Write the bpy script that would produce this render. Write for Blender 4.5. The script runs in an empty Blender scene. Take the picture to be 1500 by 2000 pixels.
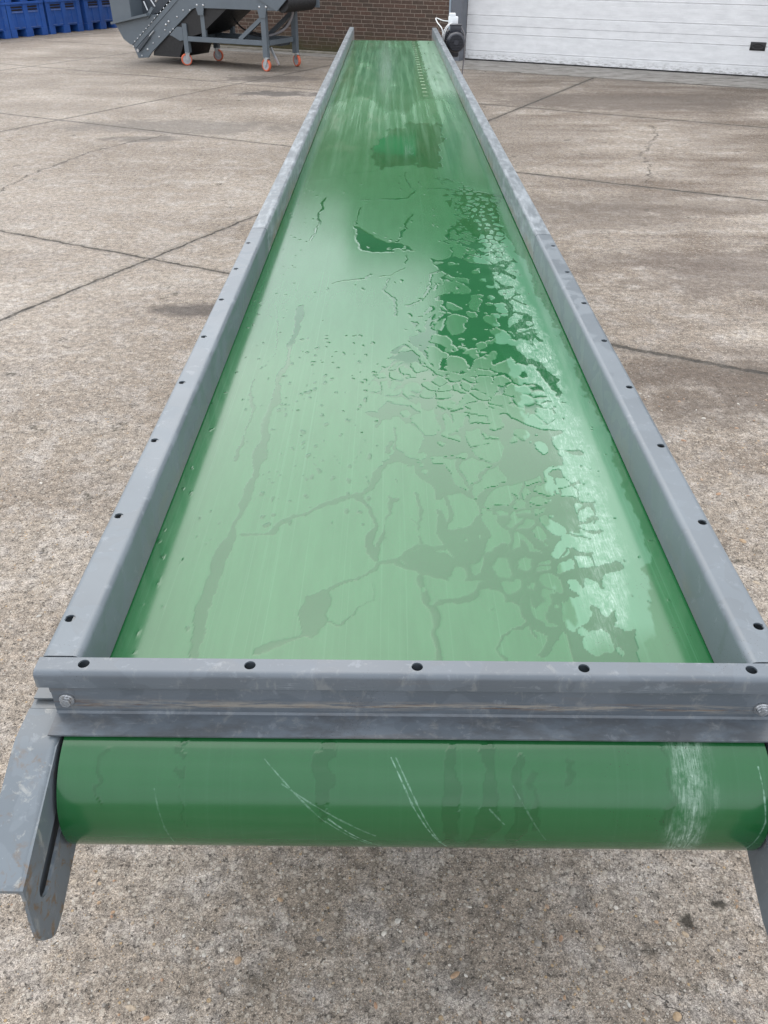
import bpy, bmesh, math, random
import numpy as np
from mathutils import Vector, Matrix
R = math.radians
random.seed(5); rng = np.random.default_rng(7)
sc = bpy.context.scene

# ------------------------------------------------------------------ camera
PITCH, YAW, ROLL = 0.6062484, -0.0017304, 0.0078405
cam = bpy.data.objects.new('camera', bpy.data.cameras.new('camera'))
sc.collection.objects.link(cam)
fwd = Vector((math.sin(YAW)*math.cos(PITCH), math.cos(YAW)*math.cos(PITCH), -math.sin(PITCH)))
rt = Vector((math.cos(YAW), -math.sin(YAW), 0)); up = rt.cross(fwd)
r2 = rt*math.cos(ROLL)+up*math.sin(ROLL); u2 = up*math.cos(ROLL)-rt*math.sin(ROLL)
m = Matrix((r2, u2, -fwd)).transposed().to_4x4(); m.translation = Vector((-0.04645, 0, 1.75))
cam.matrix_world = m
cam.data.sensor_fit = 'VERTICAL'; cam.data.sensor_height = 36; cam.data.lens = 36*1600/2000
cam.data.clip_end = 400; cam.data.clip_start = .02
sc.camera = cam

# ------------------------------------------------------------------ light
SUN_EL, SUN_AZ = R(58), R(-12)          # azimuth from +Y towards +X
W = bpy.data.worlds.new('World'); sc.world = W; W.use_nodes = True
nt = W.node_tree; nt.nodes.clear()
sky = nt.nodes.new('ShaderNodeTexSky'); sky.sky_type = 'NISHITA'; sky.sun_disc = False
sky.sun_elevation = SUN_EL; sky.sun_rotation = SUN_AZ
sky.air_density = 1.0; sky.dust_density = 4.0; sky.ozone_density = 1.0
hs = nt.nodes.new('ShaderNodeHueSaturation'); hs.inputs['Saturation'].default_value = .45
bg = nt.nodes.new('ShaderNodeBackground'); bg.inputs['Strength'].default_value = .13
# broken overcast: brighter and darker cloud
tc = nt.nodes.new('ShaderNodeTexCoord'); nz = nt.nodes.new('ShaderNodeTexNoise')
nz.inputs['Scale'].default_value = 2.2; nz.inputs['Detail'].default_value = 5
cr = nt.nodes.new('ShaderNodeMapRange'); cr.inputs['From Min'].default_value = .3; cr.inputs['From Max'].default_value = .7
cr.inputs['To Min'].default_value = .82; cr.inputs['To Max'].default_value = 1.15
mu_ = nt.nodes.new('ShaderNodeMix'); mu_.data_type = 'RGBA'; mu_.blend_type = 'MULTIPLY'; mu_.inputs[0].default_value = 1
gm = nt.nodes.new('ShaderNodeMix'); gm.data_type = 'RGBA'; gm.inputs[0].default_value = .7; gm.inputs[7].default_value = (6.3, 6.5, 6.9, 1)
out = nt.nodes.new('ShaderNodeOutputWorld')
L = nt.links.new
L(tc.outputs['Generated'], nz.inputs['Vector']); L(nz.outputs[0], cr.inputs[0])
L(sky.outputs[0], hs.inputs['Color']); L(hs.outputs[0], gm.inputs[6])
L(gm.outputs[2], mu_.inputs[6]); L(cr.outputs[0], mu_.inputs[7])
L(mu_.outputs[2], bg.inputs[0]); L(bg.outputs[0], out.inputs[0])
sun = bpy.data.objects.new('sun', bpy.data.lights.new('sun', 'SUN'))
sun.data.energy = .5; sun.data.angle = R(70); sun.data.color = (1, .95, .86)
sd = Vector((math.sin(SUN_AZ)*math.cos(SUN_EL), math.cos(SUN_AZ)*math.cos(SUN_EL), math.sin(SUN_EL)))
sun.rotation_euler = sd.to_track_quat('Z', 'Y').to_euler(); sc.collection.objects.link(sun)
sc.view_settings.view_transform = 'Standard'; sc.view_settings.look = 'None'
sc.view_settings.exposure = 1.24; sc.view_settings.gamma = 1

# ------------------------------------------------------------------ helpers
def tag(o, label=None, cat=None, group=None, kind=None):
    if label: o['label'] = label
    if cat: o['category'] = cat
    if group: o['group'] = group
    if kind: o['kind'] = kind
    return o
def empty(name, loc=(0, 0, 0), rz=0):
    o = bpy.data.objects.new(name, None); o.location = loc; o.rotation_euler = (0, 0, rz)
    sc.collection.objects.link(o); return o
def mk(name, bm, mat, parent=None, smooth=None):
    bmesh.ops.recalc_face_normals(bm, faces=bm.faces)
    me = bpy.data.meshes.new(name); bm.to_mesh(me); bm.free()
    if smooth is not None:
        for p in me.polygons: p.use_smooth = True
        me.set_sharp_from_angle(angle=R(smooth))
    me.materials.append(mat)
    o = bpy.data.objects.new(name, me); sc.collection.objects.link(o)
    if parent: o.parent = parent
    return o
def box(bm, x0, x1, y0, y1, z0, z1, bev=0):
    b = bmesh.new(); bmesh.ops.create_cube(b, size=1)
    for v in b.verts: v.co = ((x0+x1)/2+v.co.x*(x1-x0), (y0+y1)/2+v.co.y*(y1-y0), (z0+z1)/2+v.co.z*(z1-z0))
    if bev: bmesh.ops.bevel(b, geom=b.edges[:], offset=bev, segments=2, affect='EDGES', profile=.5)
    merge(bm, b); return bm
def merge(bm, b, M=None):
    if M is not None: b.transform(M)
    me = bpy.data.meshes.new('tmp'); b.to_mesh(me); b.free(); bm.from_mesh(me); bpy.data.meshes.remove(me)
def prism(bm, pts, y0, y1, axis='y', bev=0):
    """polygon in (x,z) swept along y (axis='y') or polygon in (y,z) swept along x"""
    b = bmesh.new(); f = (lambda p, t: (p[0], t, p[1])) if axis == 'y' else (lambda p, t: (t, p[0], p[1]))
    a = [b.verts.new(f(p, y0)) for p in pts]; c = [b.verts.new(f(p, y1)) for p in pts]
    n = len(pts); b.faces.new(a); b.faces.new(c[::-1])
    for i in range(n): b.faces.new((a[i], c[i], c[(i+1) % n], a[(i+1) % n]))
    if bev: bmesh.ops.bevel(b, geom=b.edges[:], offset=bev, segments=2, affect='EDGES', profile=.5)
    merge(bm, b); return bm
def cyl(bm, p, q, r, seg=20, r2=None, bev=0):
    p, q = Vector(p), Vector(q); d = q-p; b = bmesh.new()
    bmesh.ops.create_cone(b, cap_ends=True, segments=seg, radius1=r, radius2=r if r2 is None else r2, depth=d.length)
    if bev: bmesh.ops.bevel(b, geom=[e for e in b.edges if len(e.link_faces) == 2 and any(len(f.verts) > 4 for f in e.link_faces)], offset=bev, segments=3, affect='EDGES')
    M = Matrix.Translation((p+q)/2) @ d.to_track_quat('Z', 'Y').to_matrix().to_4x4(); merge(bm, b, M); return bm
def bar(bm, p, q, w, h):
    """rectangular bar from p to q, w horizontally, h in the upright direction"""
    p, q = Vector(p), Vector(q); d = (q-p); l = d.length; d.normalize()
    upv = Vector((0, 0, 1)) if abs(d.z) < .95 else Vector((0, 1, 0))
    s = d.cross(upv).normalized(); t = s.cross(d)
    b = bmesh.new(); bmesh.ops.create_cube(b, size=1)
    bmesh.ops.bevel(b, geom=b.edges[:], offset=.03, segments=1, affect='EDGES') if False else None
    M = Matrix((s*w, d*l, t*h)).transposed().to_4x4(); M.translation = (p+q)/2
    merge(bm, b, M); return bm
def tube(bm, pts, r, seg=8, cyclic=False):
    pts = [Vector(p) for p in pts]; n = len(pts); rings = []
    side = None
    for i, p in enumerate(pts):
        d = (pts[min(i+1, n-1)]-pts[max(i-1, 0)]).normalized()
        if side is None:
            side = d.cross(Vector((0, 0, 1)))
            if side.length < .1: side = d.cross(Vector((1, 0, 0)))
        side = (side-d*side.dot(d)).normalized(); o = d.cross(side)
        rings.append([bm.verts.new(p+(side*math.cos(a)+o*math.sin(a))*r) for a in [2*math.pi*k/seg for k in range(seg)]])
    for a, b in zip(rings, rings[1:]):
        for k in range(seg): bm.faces.new((a[k], a[(k+1) % seg], b[(k+1) % seg], b[k]))
    bm.faces.new(rings[0][::-1]); bm.faces.new(rings[-1]); return bm
def smooth_path(pts, n=8):
    P = [Vector(p) for p in pts]; P = [P[0]*2-P[1]]+P+[P[-1]*2-P[-2]]; o = []
    for i in range(1, len(P)-2):
        for k in range(n):
            t = k/n; a, b, c, d = P[i-1:i+3]
            o.append(.5*((2*b)+(c-a)*t+(2*a-5*b+4*c-d)*t*t+(3*b-a-3*c+d)*t**3))
    o.append(P[-2]); return o

# ------------------------------------------------------------------ node shorthand
class NT:
    def __init__(s, name):
        s.m = bpy.data.materials.new(name); s.m.use_nodes = True; s.t = s.m.node_tree
        s.b = s.t.nodes['Principled BSDF']; s.out = s.t.nodes['Material Output']
    def n(s, typ, **kw):
        x = s.t.nodes.new('ShaderNode'+typ)
        for k, v in kw.items(): setattr(x, k, v)
        return x
    def set(s, sock, v):
        if isinstance(v, bpy.types.NodeSocket): s.t.links.new(v, sock)
        elif isinstance(v, (tuple, list)) and len(v) == 3 and sock.type == 'RGBA': sock.default_value = (*v, 1)
        else: sock.default_value = v
    def math(s, op, a, b=0., c=None, clamp=False):
        x = s.n('Math', operation=op, use_clamp=clamp); s.set(x.inputs[0], a); s.set(x.inputs[1], b)
        if c is not None: s.set(x.inputs[2], c)
        return x.outputs[0]
    def vmath(s, op, a, b=None, out=0):
        x = s.n('VectorMath', operation=op); s.set(x.inputs[0], a)
        if b is not None: s.set(x.inputs[1], b)
        return x.outputs[out]
    def mix(s, f, a, b, mode='MIX'):
        x = s.n('Mix', data_type='RGBA', blend_type=mode); s.set(x.inputs[0], f); s.set(x.inputs[6], a); s.set(x.inputs[7], b); return x.outputs[2]
    def rng(s, v, a, b, c=0., d=1., smooth=False):
        x = s.n('MapRange'); x.interpolation_type = 'SMOOTHSTEP' if smooth else 'LINEAR'
        s.set(x.inputs[0], v)
        for i, q in enumerate((a, b, c, d)): s.set(x.inputs[1+i], q)
        return x.outputs[0]
    def noise(s, vec, scale, detail=3, rough=.55, dist=0, col=False):
        x = s.n('TexNoise'); s.set(x.inputs['Vector'], vec); x.inputs['Scale'].default_value = scale
        x.inputs['Detail'].default_value = detail; x.inputs['Roughness'].default_value = rough; x.inputs['Distortion'].default_value = dist
        return x.outputs[1 if col else 0]
    def vor(s, vec, scale, feature='F1', rand=1):
        x = s.n('TexVoronoi', feature=feature); s.set(x.inputs['Vector'], vec); x.inputs['Scale'].default_value = scale
        x.inputs['Randomness'].default_value = rand; return x
    def obj(s): return s.n('TexCoord').outputs['Object']
    def geo(s): return s.n('NewGeometry').outputs['Position']
    def scale(s, vec, sc): return s.vmath('MULTIPLY', vec, sc)
    def xyz(s, vec):
        x = s.n('SeparateXYZ'); s.set(x.inputs[0], vec); return x.outputs
    def attr(s, name): return s.n('Attribute', attribute_name=name).outputs['Fac']
    def bump(s, h, strength, dist):
        x = s.n('Bump'); x.inputs['Strength'].default_value = strength; x.inputs['Distance'].default_value = dist; s.set(x.inputs['Height'], h); return x
    def fin(s, col=None, rough=None, metal=None, normal=None, spec=None):
        if col is not None: s.set(s.b.inputs['Base Color'], col)
        if rough is not None: s.set(s.b.inputs['Roughness'], rough)
        if metal is not None: s.set(s.b.inputs['Metallic'], metal)
        if normal is not None: s.set(s.b.inputs['Normal'], normal)
        if spec is not None: s.set(s.b.inputs['Specular IOR Level'], spec)
        return s.m
def plain(name, col, rough=.5, metal=0, var=.12, scale=30, spec=None):
    k = NT(name); v = k.geo(); f = k.noise(v, scale, 4)
    c = k.mix(k.rng(f, .3, .7), tuple(x*(1-var) for x in col), tuple(x*(1+var) for x in col))
    r = k.rng(k.noise(v, scale*.6, 3), .3, .7, rough*.85, min(1, rough*1.15))
    return k.fin(c, r, metal, spec=spec)

ZB, RR, YC, YE = .7718, .112, .842, 11.62
# painted grey steel: scuffs, water marks left by rain, rust and tan rubbing marks
def grey_paint(name, base=(.118, .140, .158), worn=0., rub=0., mottled=0., grime=0., ax=(14, 3, 40), smear=0.):
    k = NT(name); v = k.geo()
    big = k.noise(v, 3.5, 4); c = k.mix(k.rng(big, .3, .7), tuple(x*.9 for x in base), tuple(x*1.1 for x in base))
    wetf = k.rng(k.noise(v, 11, 3, .5, .6), .515, .53)                     # dried-out water film, sharp outline
    c = k.mix(k.math('MULTIPLY', wetf, .15), c, tuple(min(1, x*1.75+.01) for x in base))
    sv = k.scale(v, (60, 60, 60)); streak = k.rng(k.noise(k.scale(v, ax), 9, 4, .6, .4), .66, .74)
    c = k.mix(k.math('MULTIPLY', streak, .14+.3*worn), c, (.34, .37, .39))
    if mottled:
        mt = k.rng(k.noise(k.scale(v, (40, 9, 40)), 1.0, 5, .7), .46, .6)
        c = k.mix(k.math('MULTIPLY', mt, mottled), c, (.40, .44, .47))
        dk = k.rng(k.noise(k.scale(v, (25, 7, 25)), 1.3, 4, .6), .58, .68)
        c = k.mix(k.math('MULTIPLY', dk, .5*mottled), c, (.07, .08, .10))
    if rub:
        rb = k.math('MULTIPLY', k.rng(k.noise(k.scale(v, tuple(q/max(ax) for q in ax)), 55, 5, .65, .6), .53, .62), k.rng(k.noise(v, 4, 2), .45, .6))
        c = k.mix(k.math('MULTIPLY', rb, rub), c, (.14, .095, .055))
        lt = k.rng(k.noise(k.scale(v, (20, 20, 8)), 2, 5, .7, .5), .56, .66)
        c = k.mix(k.math('MULTIPLY', lt, rub*.5), c, (.36, .36, .33))
    if smear:                                                              # brown and pale rubbing marks along the web of the crossbar
        X = k.xyz(v); zb_ = k.rng(k.math('ABSOLUTE', k.math('SUBTRACT', X[2], .797)), .012, .002)
        m1 = k.math('MULTIPLY', zb_, k.rng(k.noise(k.scale(v, (5, 1, 70)), 2, 6, .75), .47, .58))
        c = k.mix(k.math('MULTIPLY', m1, smear), c, (.27, .25, .215))
        m2 = k.math('MULTIPLY', zb_, k.rng(k.noise(k.scale(v, (3.2, 1, 60)), 2.3, 6, .75), .54, .62))
        c = k.mix(k.math('MULTIPLY', m2, smear), c, (.115, .062, .030))
        gy = k.math('MULTIPLY', k.rng(X[2], .790, .777), k.rng(k.noise(k.scale(v, (9, 20, 20)), 1.5, 5, .7), .42, .6)); c = k.mix(k.math('MULTIPLY', gy, .5), c, (.05, .047, .045))
    if grime:                                                              # soil smeared along the foot of the rail
        hz = k.math('ADD', k.xyz(v)[2], k.rng(k.noise(k.scale(v, (3, 2.2, 3)), 1.4, 5, .65), .25, .75, -.05, .05))
        gz = k.math('MULTIPLY', k.rng(hz, ZB+.045, ZB+.0), k.rng(k.noise(k.scale(v, (12, 5, 20)), 2, 5, .7), .36, .58))
        c = k.mix(k.math('MULTIPLY', gz, grime), c, (.20, .155, .105))
    ed = k.rng(k.noise(v, 34, 5, .7, .4), .60, .66); c = k.mix(k.math('MULTIPLY', ed, .16), c, (.36, .39, .42))
    sp = k.rng(k.vor(v, 260).outputs['Distance'], .10, .16, 1, 0)          # specks of dirt in loose clusters
    sp = k.math('MULTIPLY', sp, k.rng(k.noise(v, 7, 2), .60, .66))
    c = k.mix(sp, c, (.02, .018, .015))
    r = k.mix(wetf, (.30, .30, .30), (.42, .42, .42))
    h = k.math('ADD', k.math('MULTIPLY', wetf, -.25), k.math('MULTIPLY', k.noise(v, 420, 2), .12))
    return k.fin(c, r, 0, k.bump(h, .35, .0006).outputs[0], .5)
M_grey = grey_paint('grey painted steel', grime=.25)
M_greyrub = grey_paint('rubbed grey steel', worn=1., rub=1., ax=(14, 12, 12))
M_bar = grey_paint('crossbar grey steel', base=(.100, .119, .138), worn=.6, rub=.4, ax=(2, 14, 40), smear=.85)
M_greyold = grey_paint('weathered grey steel', base=(.135, .158, .174), worn=.6, mottled=.38, grime=.9)
M_machine = plain('machine grey paint', (.105, .128, .148), .45, 0, .06, 6)
M_machdark = plain('machine dark grey', (.05, .06, .072), .5, 0, .08, 6)
M_black = plain('black rubber', (.010, .010, .011), .55, 0, .3, 40)
M_motor = plain('motor black paint', (.030, .032, .042), .42, 0, .15, 40)
M_zinc = plain('zinc plated steel', (.52, .54, .56), .32, .85, .15, 150)
M_bolt = plain('bolt steel', (.55, .56, .57), .3, .9, .35, 300)
M_orange = plain('orange polyurethane', (.60, .13, .06), .5, 0, .1, 40)
M_wheelgrey = plain('grey wheel centre', (.40, .41, .43), .5, 0, .1, 40)
M_white = plain('white plastic', (.78, .80, .82), .4, 0, .03, 20)
M_cablew = plain('white cable sheath', (.70, .70, .70), .5, 0, .05, 40)
M_cableg = plain('grey cable sheath', (.22, .21, .22), .5, 0, .05, 40)
M_blackp = plain('black plastic', (.012, .012, .013), .4, 0, .1, 40)

STROKES=[(92,[(-258,1365),(-228,1394),(-200,1405),(-162,1436),(-129,1468),(-111,1478)]),(111,[(-111,1478),(-82,1501),(-65,1545),(-44,1592),(-47,1641),(-41,1704)]),(157,[(-111,1478),(-75,1427),(-68,1367),(-73,1311),(-64,1249)]),(78,[(-35,1501),(-40,1427),(-46,1368),(-54,1302),(-61,1250)]),(117,[(-63,1233),(-19,1242),(19,1286),(73,1286),(85,1304)]),(157,[(-63,1233),(-96,1191),(-126,1167),(-160,1143),(-188,1127),(-181,1076),(-195,1042),(-221,1021),(-256,1001)]),(186,[(-19,1233),(28,1217),(68,1193),(109,1194),(151,1203),(206,1195),(245,1180),(299,1197),(354,1214),(412,1239)]),(143,[(22,1193),(25,1130),(43,1101),(48,1058),(40,979),(39,954)]),(139,[(44,1116),(84,1124),(125,1147),(163,1171)]),(105,[(86,1631),(78,1536),(83,1471),(90,1389),(88,1304)]),(68,[(20,1513),(29,1428),(26,1350),(30,1295)]),(128,[(15,1593),(67,1643),(82,1681),(119,1656),(201,1709)]),(107,[(125,1644),(125,1560),(143,1483),(173,1431),(229,1411),(289,1432),(319,1475),(353,1465)]),(59,[(248,1562),(266,1517),(246,1452),(276,1422)]),(109,[(145,1371),(162,1315),(135,1252)]),(97,[(249,1392),(221,1353),(203,1297),(217,1237),(217,1195)]),(85,[(318,1335),(319,1281),(280,1237),(225,1220)]),(174,[(225,1179),(211,1118),(220,1075),(250,1054),(214,1007)]),(126,[(263,1134),(259,1082),(299,1062),(346,1062)]),(92,[(163,1039),(150,1006),(160,980)]),(67,[(163,1039),(203,1061),(220,1075)]),(108,[(85,1875),(87,1788),(81,1720)]),(68,[(98,1860),(145,1846),(199,1832),(205,1749)]),(114,[(23,1935),(80,1920),(138,1937)]),(80,[(189,1790),(190,1735),(242,1723),(298,1750),(358,1711)]),(48,[(307,1586),(302,1518),(319,1475)]),(30,[(-62,1114),(-60,1144),(-65,1183)]),(39,[(-150,1070),(-130,1063),(-98,1099),(-62,1114)]),(100,[(55,3728),(31,3522),(14,3385),(-16,3302)]),(52,[(-175,3821),(-177,3552)]),(116,[(149,2971),(112,2917),(96,2743),(61,2651),(20,2606)]),(53,[(29,3136),(9,2994),(-35,2913),(-78,2886)]),(73,[(-43,2862),(-60,2763),(-19,2649),(-27,2520)]),(102,[(-244,2807),(-195,2838),(-129,2872),(-112,2911)]),(124,[(152,2721),(138,2609),(166,2545),(109,2483),(78,2472)]),(94,[(176,3324),(211,3261),(192,3111)]),(76,[(157,3323),(225,3341),(277,3263)]),(81,[(41,4537),(50,4327),(81,4134),(44,3997),(-1,3974),(-179,3968)]),(49,[(-85,4560),(-221,4500),(-361,4364),(-451,4285)]),(92,[(140,4183),(234,4186),(408,4054)]),(146,[(325,2448),(331,2316),(394,2411),(417,2318)]),(83,[(-336,3985),(-339,3775),(-346,3658),(-346,3442),(-351,3325)]),(22,[(-404,2596),(-378,2301),(-380,2197)]),(206,[(-324,2582),(-329,2328),(-337,2110),(-329,1952),(-343,1865),(-342,1732),(-345,1547),(-349,1406),(-354,1316),(-366,1257),(-368,1158),(-369,1074),(-372,992)]),(83,[(-250,1380),(-276,1335),(-331,1325)]),(64,[(-402,2043),(-391,1864),(-394,1706),(-397,1612)])]
POOLS=[[(-202,1142),(-160,1151),(-148,1113),(-150,1070),(-176,1035),(-195,1042)],[(-14,1250),(30,1286),(124,1252),(131,1210),(47,1193),(22,1201)],[(37,1706),(72,1746),(136,1721),(154,1695),(119,1656),(67,1636),(29,1654)],[(291,1443),(319,1475),(359,1465),(348,1393),(346,1336),(322,1354),(294,1392)],[(252,1068),(325,1076),(394,1063),(382,958),(279,957),(272,1048)],[(-187,3552),(-144,3448),(-63,3317),(-6,3287),(63,3196),(-7,3179),(-99,3162),(-146,3190),(-178,3314)],[(119,3109),(154,3081),(212,3140),(269,3056),(338,3030),(398,3088),(422,3060),(353,2923),(317,2821),(335,2749),(375,2614),(322,2428),(293,2507),(253,2568),(283,2725),(246,2869),(188,2893),(140,2971)],[(263,3602),(308,3659),(342,3568),(318,3360),(293,3460)],[(-143,5008),(-133,5210),(-63,5431),(-49,5747),(133,5971),(301,5978),(231,4599),(159,4711),(5,4734),(-73,4644),(-123,4614)]]
ZONE=[(148,4604),(508,4076),(460,2797),(448,2195),(444,1560),(425,1126),(423,984),(123,968),(61,1240),(-105,1488),(-155,1985),(-83,2184),(28,2591),(131,3009),(203,3626)]


# ------------------------------------------------------------------ numpy noise
def vnoise(x, y, seed=0):
    xi = np.floor(x).astype(np.int64); yi = np.floor(y).astype(np.int64); fx = x-xi; fy = y-yi
    fx = fx*fx*(3-2*fx); fy = fy*fy*(3-2*fy)
    def h(a, b):
        n = (a*374761393+b*668265263+seed*1442695041) & 0xffffffff
        n = ((n ^ (n >> 13))*1274126177) & 0xffffffff
        return ((n ^ (n >> 16)) & 0xffff)/65535.
    return (h(xi, yi)*(1-fx)+h(xi+1, yi)*fx)*(1-fy)+(h(xi, yi+1)*(1-fx)+h(xi+1, yi+1)*fx)*fy
def fbm(x, y, seed=0, o=4):
    s = 0; a = .5; t = 0
    for k in range(o):
        s = s+a*vnoise(x*2**k, y*2**k, seed+k); t += a; a *= .55
    return s/t
def hsh(a, b, seed):
    n = (a*374761393+b*668265263+seed*2654435761) & 0xffffffff
    n = ((n ^ (n >> 13))*1274126177) & 0xffffffff; n = ((n ^ (n >> 15))*2246822519) & 0xffffffff
    return ((n ^ (n >> 16)) & 0xffff)/65535.
def cells(x, y, seed):
    """distance to the border between Voronoi cells (unit lattice), distance to the cell's centre, and a per-cell random"""
    xi = np.floor(x).astype(np.int64); yi = np.floor(y).astype(np.int64)
    d1 = np.full(x.shape, 9.); d2 = np.full(x.shape, 9.); rid = np.zeros(x.shape)
    for i in (-2, -1, 0, 1, 2):
        for j in (-2, -1, 0, 1, 2):
            a, b = xi+i, yi+j
            d = np.hypot(a+.06+.88*hsh(a, b, seed)-x, b+.06+.88*hsh(a, b, seed+1)-y)
            n = d < d1; d2 = np.where(n, d1, np.minimum(d2, d)); rid = np.where(n, hsh(a, b, seed+2), rid); d1 = np.where(n, d, d1)
    return (d2-d1)*.5, d1, rid
def seg_d(x, y, ax, ay, bx, by):
    dx, dy = bx-ax, by-ay; t = np.clip(((x-ax)*dx+(y-ay)*dy)/(dx*dx+dy*dy+1e-12), 0, 1)
    return np.hypot(x-ax-t*dx, y-ay-t*dy)
def line_d(x, y, pts, r):
    o = np.full(x.shape, 1.)
    for (ax, ay), (bx, by) in zip(pts, pts[1:]):
        k = np.where((x > min(ax, bx)-r) & (x < max(ax, bx)+r) & (y > min(ay, by)-r) & (y < max(ay, by)+r))[0]
        if len(k): o[k] = np.minimum(o[k], seg_d(x[k], y[k], ax, ay, bx, by))
    return o
def poly_sd(x, y, pts):
    """signed distance to a polygon, negative inside"""
    d = np.full(x.shape, 9.); ins = np.zeros(x.shape, bool)
    for (ax, ay), (bx, by) in zip(pts, pts[1:]+pts[:1]):
        d = np.minimum(d, seg_d(x, y, ax, ay, bx, by))
        c = ((ay > y) != (by > y)) & (x < (bx-ax)*(y-ay)/((by-ay) if by != ay else 1e-9)+ax); ins ^= c
    return np.where(ins, -d, d)
def sst(v, a, b):
    t = np.clip((v-a)/(b-a), 0, 1); return t*t*(3-2*t)

# ------------------------------------------------------------------ conveyor
conv = empty('belt_conveyor', (0, 6, 0))
tag(conv, 'long conveyor with a wet green belt between grey steel side rails', 'conveyor')
def cpart(name, bm, mat, parent=None, smooth=None):
    for v in bm.verts: v.co.y -= 6
    return mk(name, bm, mat, parent or conv, smooth)

def build_belt():
    xs = np.linspace(-.525, .525, 351)
    near = np.arange(YC, 3.6, .0045); mid = np.arange(3.6, 6.5, .011); far = np.arange(6.5, YE, .022)
    top = np.concatenate([near, mid, far, [YE]])
    na = 80; th = np.linspace(0, math.pi, na+1)[1:]
    s, Y, Z = [], [], []
    for a in th[::-1]: s.append(YC-a*RR); Y.append(YC-RR*math.sin(a)); Z.append(ZB-RR+RR*math.cos(a))
    for t in top: s.append(t); Y.append(t); Z.append(ZB)
    for a in np.linspace(0, math.pi, 25)[1:]: s.append(YE+a*RR); Y.append(YE+RR*math.sin(a)); Z.append(ZB-RR+RR*math.cos(a))
    s, Y, Z = map(np.array, (s, Y, Z)); nr, nc = len(s), len(xs)
    X2, S2 = np.meshgrid(xs, s); co = np.stack([X2, np.repeat(Y[:, None]-6, nc, 1), np.repeat(Z[:, None], nc, 1)], -1).reshape(-1, 3)
    x, v = X2.ravel(), S2.ravel()
    # slight sag and edge lift so that the belt is not a dead-flat sheet
    sag = np.where((v > YC), 1, 0)*sst(v, YC, YC+.4)*sst(-v, -YE, -YE+.4)
    co[:, 2] += sag*(.0016*(fbm(x*2.2, v*1.1, 91, 2)-.5)*2-.0012*(1-(x/.525)**2))
    idx = np.arange(nr*nc).reshape(nr, nc)
    q = np.stack([idx[:-1, :-1], idx[:-1, 1:], idx[1:, 1:], idx[1:, :-1]], -1).reshape(-1, 4)
    # return run below, one row of quads joining last and first rows
    q = np.vstack([q, np.stack([idx[-1, :-1], idx[-1, 1:], idx[0, 1:], idx[0, :-1]], -1)])
    me = bpy.data.meshes.new('belt'); me.vertices.add(len(co)); me.vertices.foreach_set('co', co.ravel())
    me.loops.add(q.size); me.loops.foreach_set('vertex_index', q.ravel().astype(np.int32))
    me.polygons.add(len(q)); me.polygons.foreach_set('loop_start', np.arange(0, q.size, 4, dtype=np.int32))
    me.update(calc_edges=True)
    me.polygons.foreach_set('use_smooth', np.ones(len(q), bool))
    # ---- where the belt is wet (1) and dry (0), in metres of signed distance turned to a soft step
    wx = x+.011*(fbm(x*30, v*22, 1, 4)-.5)*2+.012*(fbm(x*9, v*7, 2, 2)-.5)*2
    wv = v+.014*(fbm(x*28, v*24, 5, 4)-.5)*2+.015*(fbm(x*9, v*7, 6, 2)-.5)*2
    sd = np.full(x.shape, .05)                                            # positive = dry
    for w, pts in STROKES:
        P = [(a/1000, b/1000) for a, b in pts]; wr = w/2e4*(1+.9*(fbm(x*14, v*11, 11, 2)-.5)*2)
        sd = np.minimum(sd, line_d(wx, wv, P, .09)-wr)
    px_ = wx+.05*sst(v, 4, 5)*(fbm(x*16, v*5, 95, 4)-.5)*2; pv_ = wv+.30*sst(v, 4, 5)*(fbm(x*13, v*4, 97, 4)-.5)*2
    for pts in POOLS: sd = np.minimum(sd, poly_sd(px_, pv_, [(a/1000, b/1000) for a, b in pts]))
    zn = poly_sd(x, v, [(a/1000, b/1000) for a, b in ZONE])+.05*(fbm(x*6, v*5, 21, 3)-.5)*2
    zin = sst(-zn, -.01, .05)
    big = sst(fbm(x*4.5+7, v*3+2, 63, 3), .46, .54)                       # where the larger cells are, elsewhere small ones
    for sx, sy, seed, w0, wsel in ((.082, .135, 31, .0052, big), (.040, .058, 41, .0030, 1-big)):
        ux = wx+.35*sx*(fbm(x*11, v*8, seed+20, 3)-.5)*2; uv_ = wv+.35*sy*(fbm(x*11, v*8, seed+24, 3)-.5)*2
        e, f1, rid = cells(ux/sx, uv_/sy, seed); sz = min(sx, sy)
        wdt = w0*(.55+2.5*sst(fbm(x*5, v*4, seed+3, 3), .30, .72))
        dd = np.minimum(e*sz*1.2-wdt, (.50+.30*rid-f1)*sz)               # rounded islands, pools in the corners
        dd = np.where(rid < .08, -.004, dd)
        gate = np.clip(zin*wsel*1.0, 0, 1)
        sd = np.minimum(sd, dd+(1-gate)*.06)
    # small dry islands left inside the wet veins and pools
    for q in range(300):
        dx, dv = rng.uniform(-.06, .42), rng.uniform(1.0, 3.4); r = rng.choice([.003, .005, .008, .012, .017]); el = rng.uniform(1, 1.8)
        i0, i1 = np.searchsorted(s, [dv-r*el*2-.02, dv+r*el*2+.02]); j0, j1 = np.searchsorted(xs, [dx-r*2-.02, dx+r*2+.02]); kk = idx[i0:i1, j0:j1].ravel()
        if len(kk): sd[kk] = np.maximum(sd[kk], r-np.hypot(wx[kk]-dx, (wv[kk]-dv)/el))
    # drops and dribbles
    drops = []
    for k in range(170): drops.append((rng.uniform(-.34, -.07), rng.uniform(1.35, 2.35), rng.uniform(.0016, .0062), rng.uniform(1, 2.2)))
    for k in range(110): drops.append((rng.uniform(-.50, -.36), rng.uniform(.9, 4.2), rng.uniform(.0012, .004), rng.uniform(1, 3)))
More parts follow.
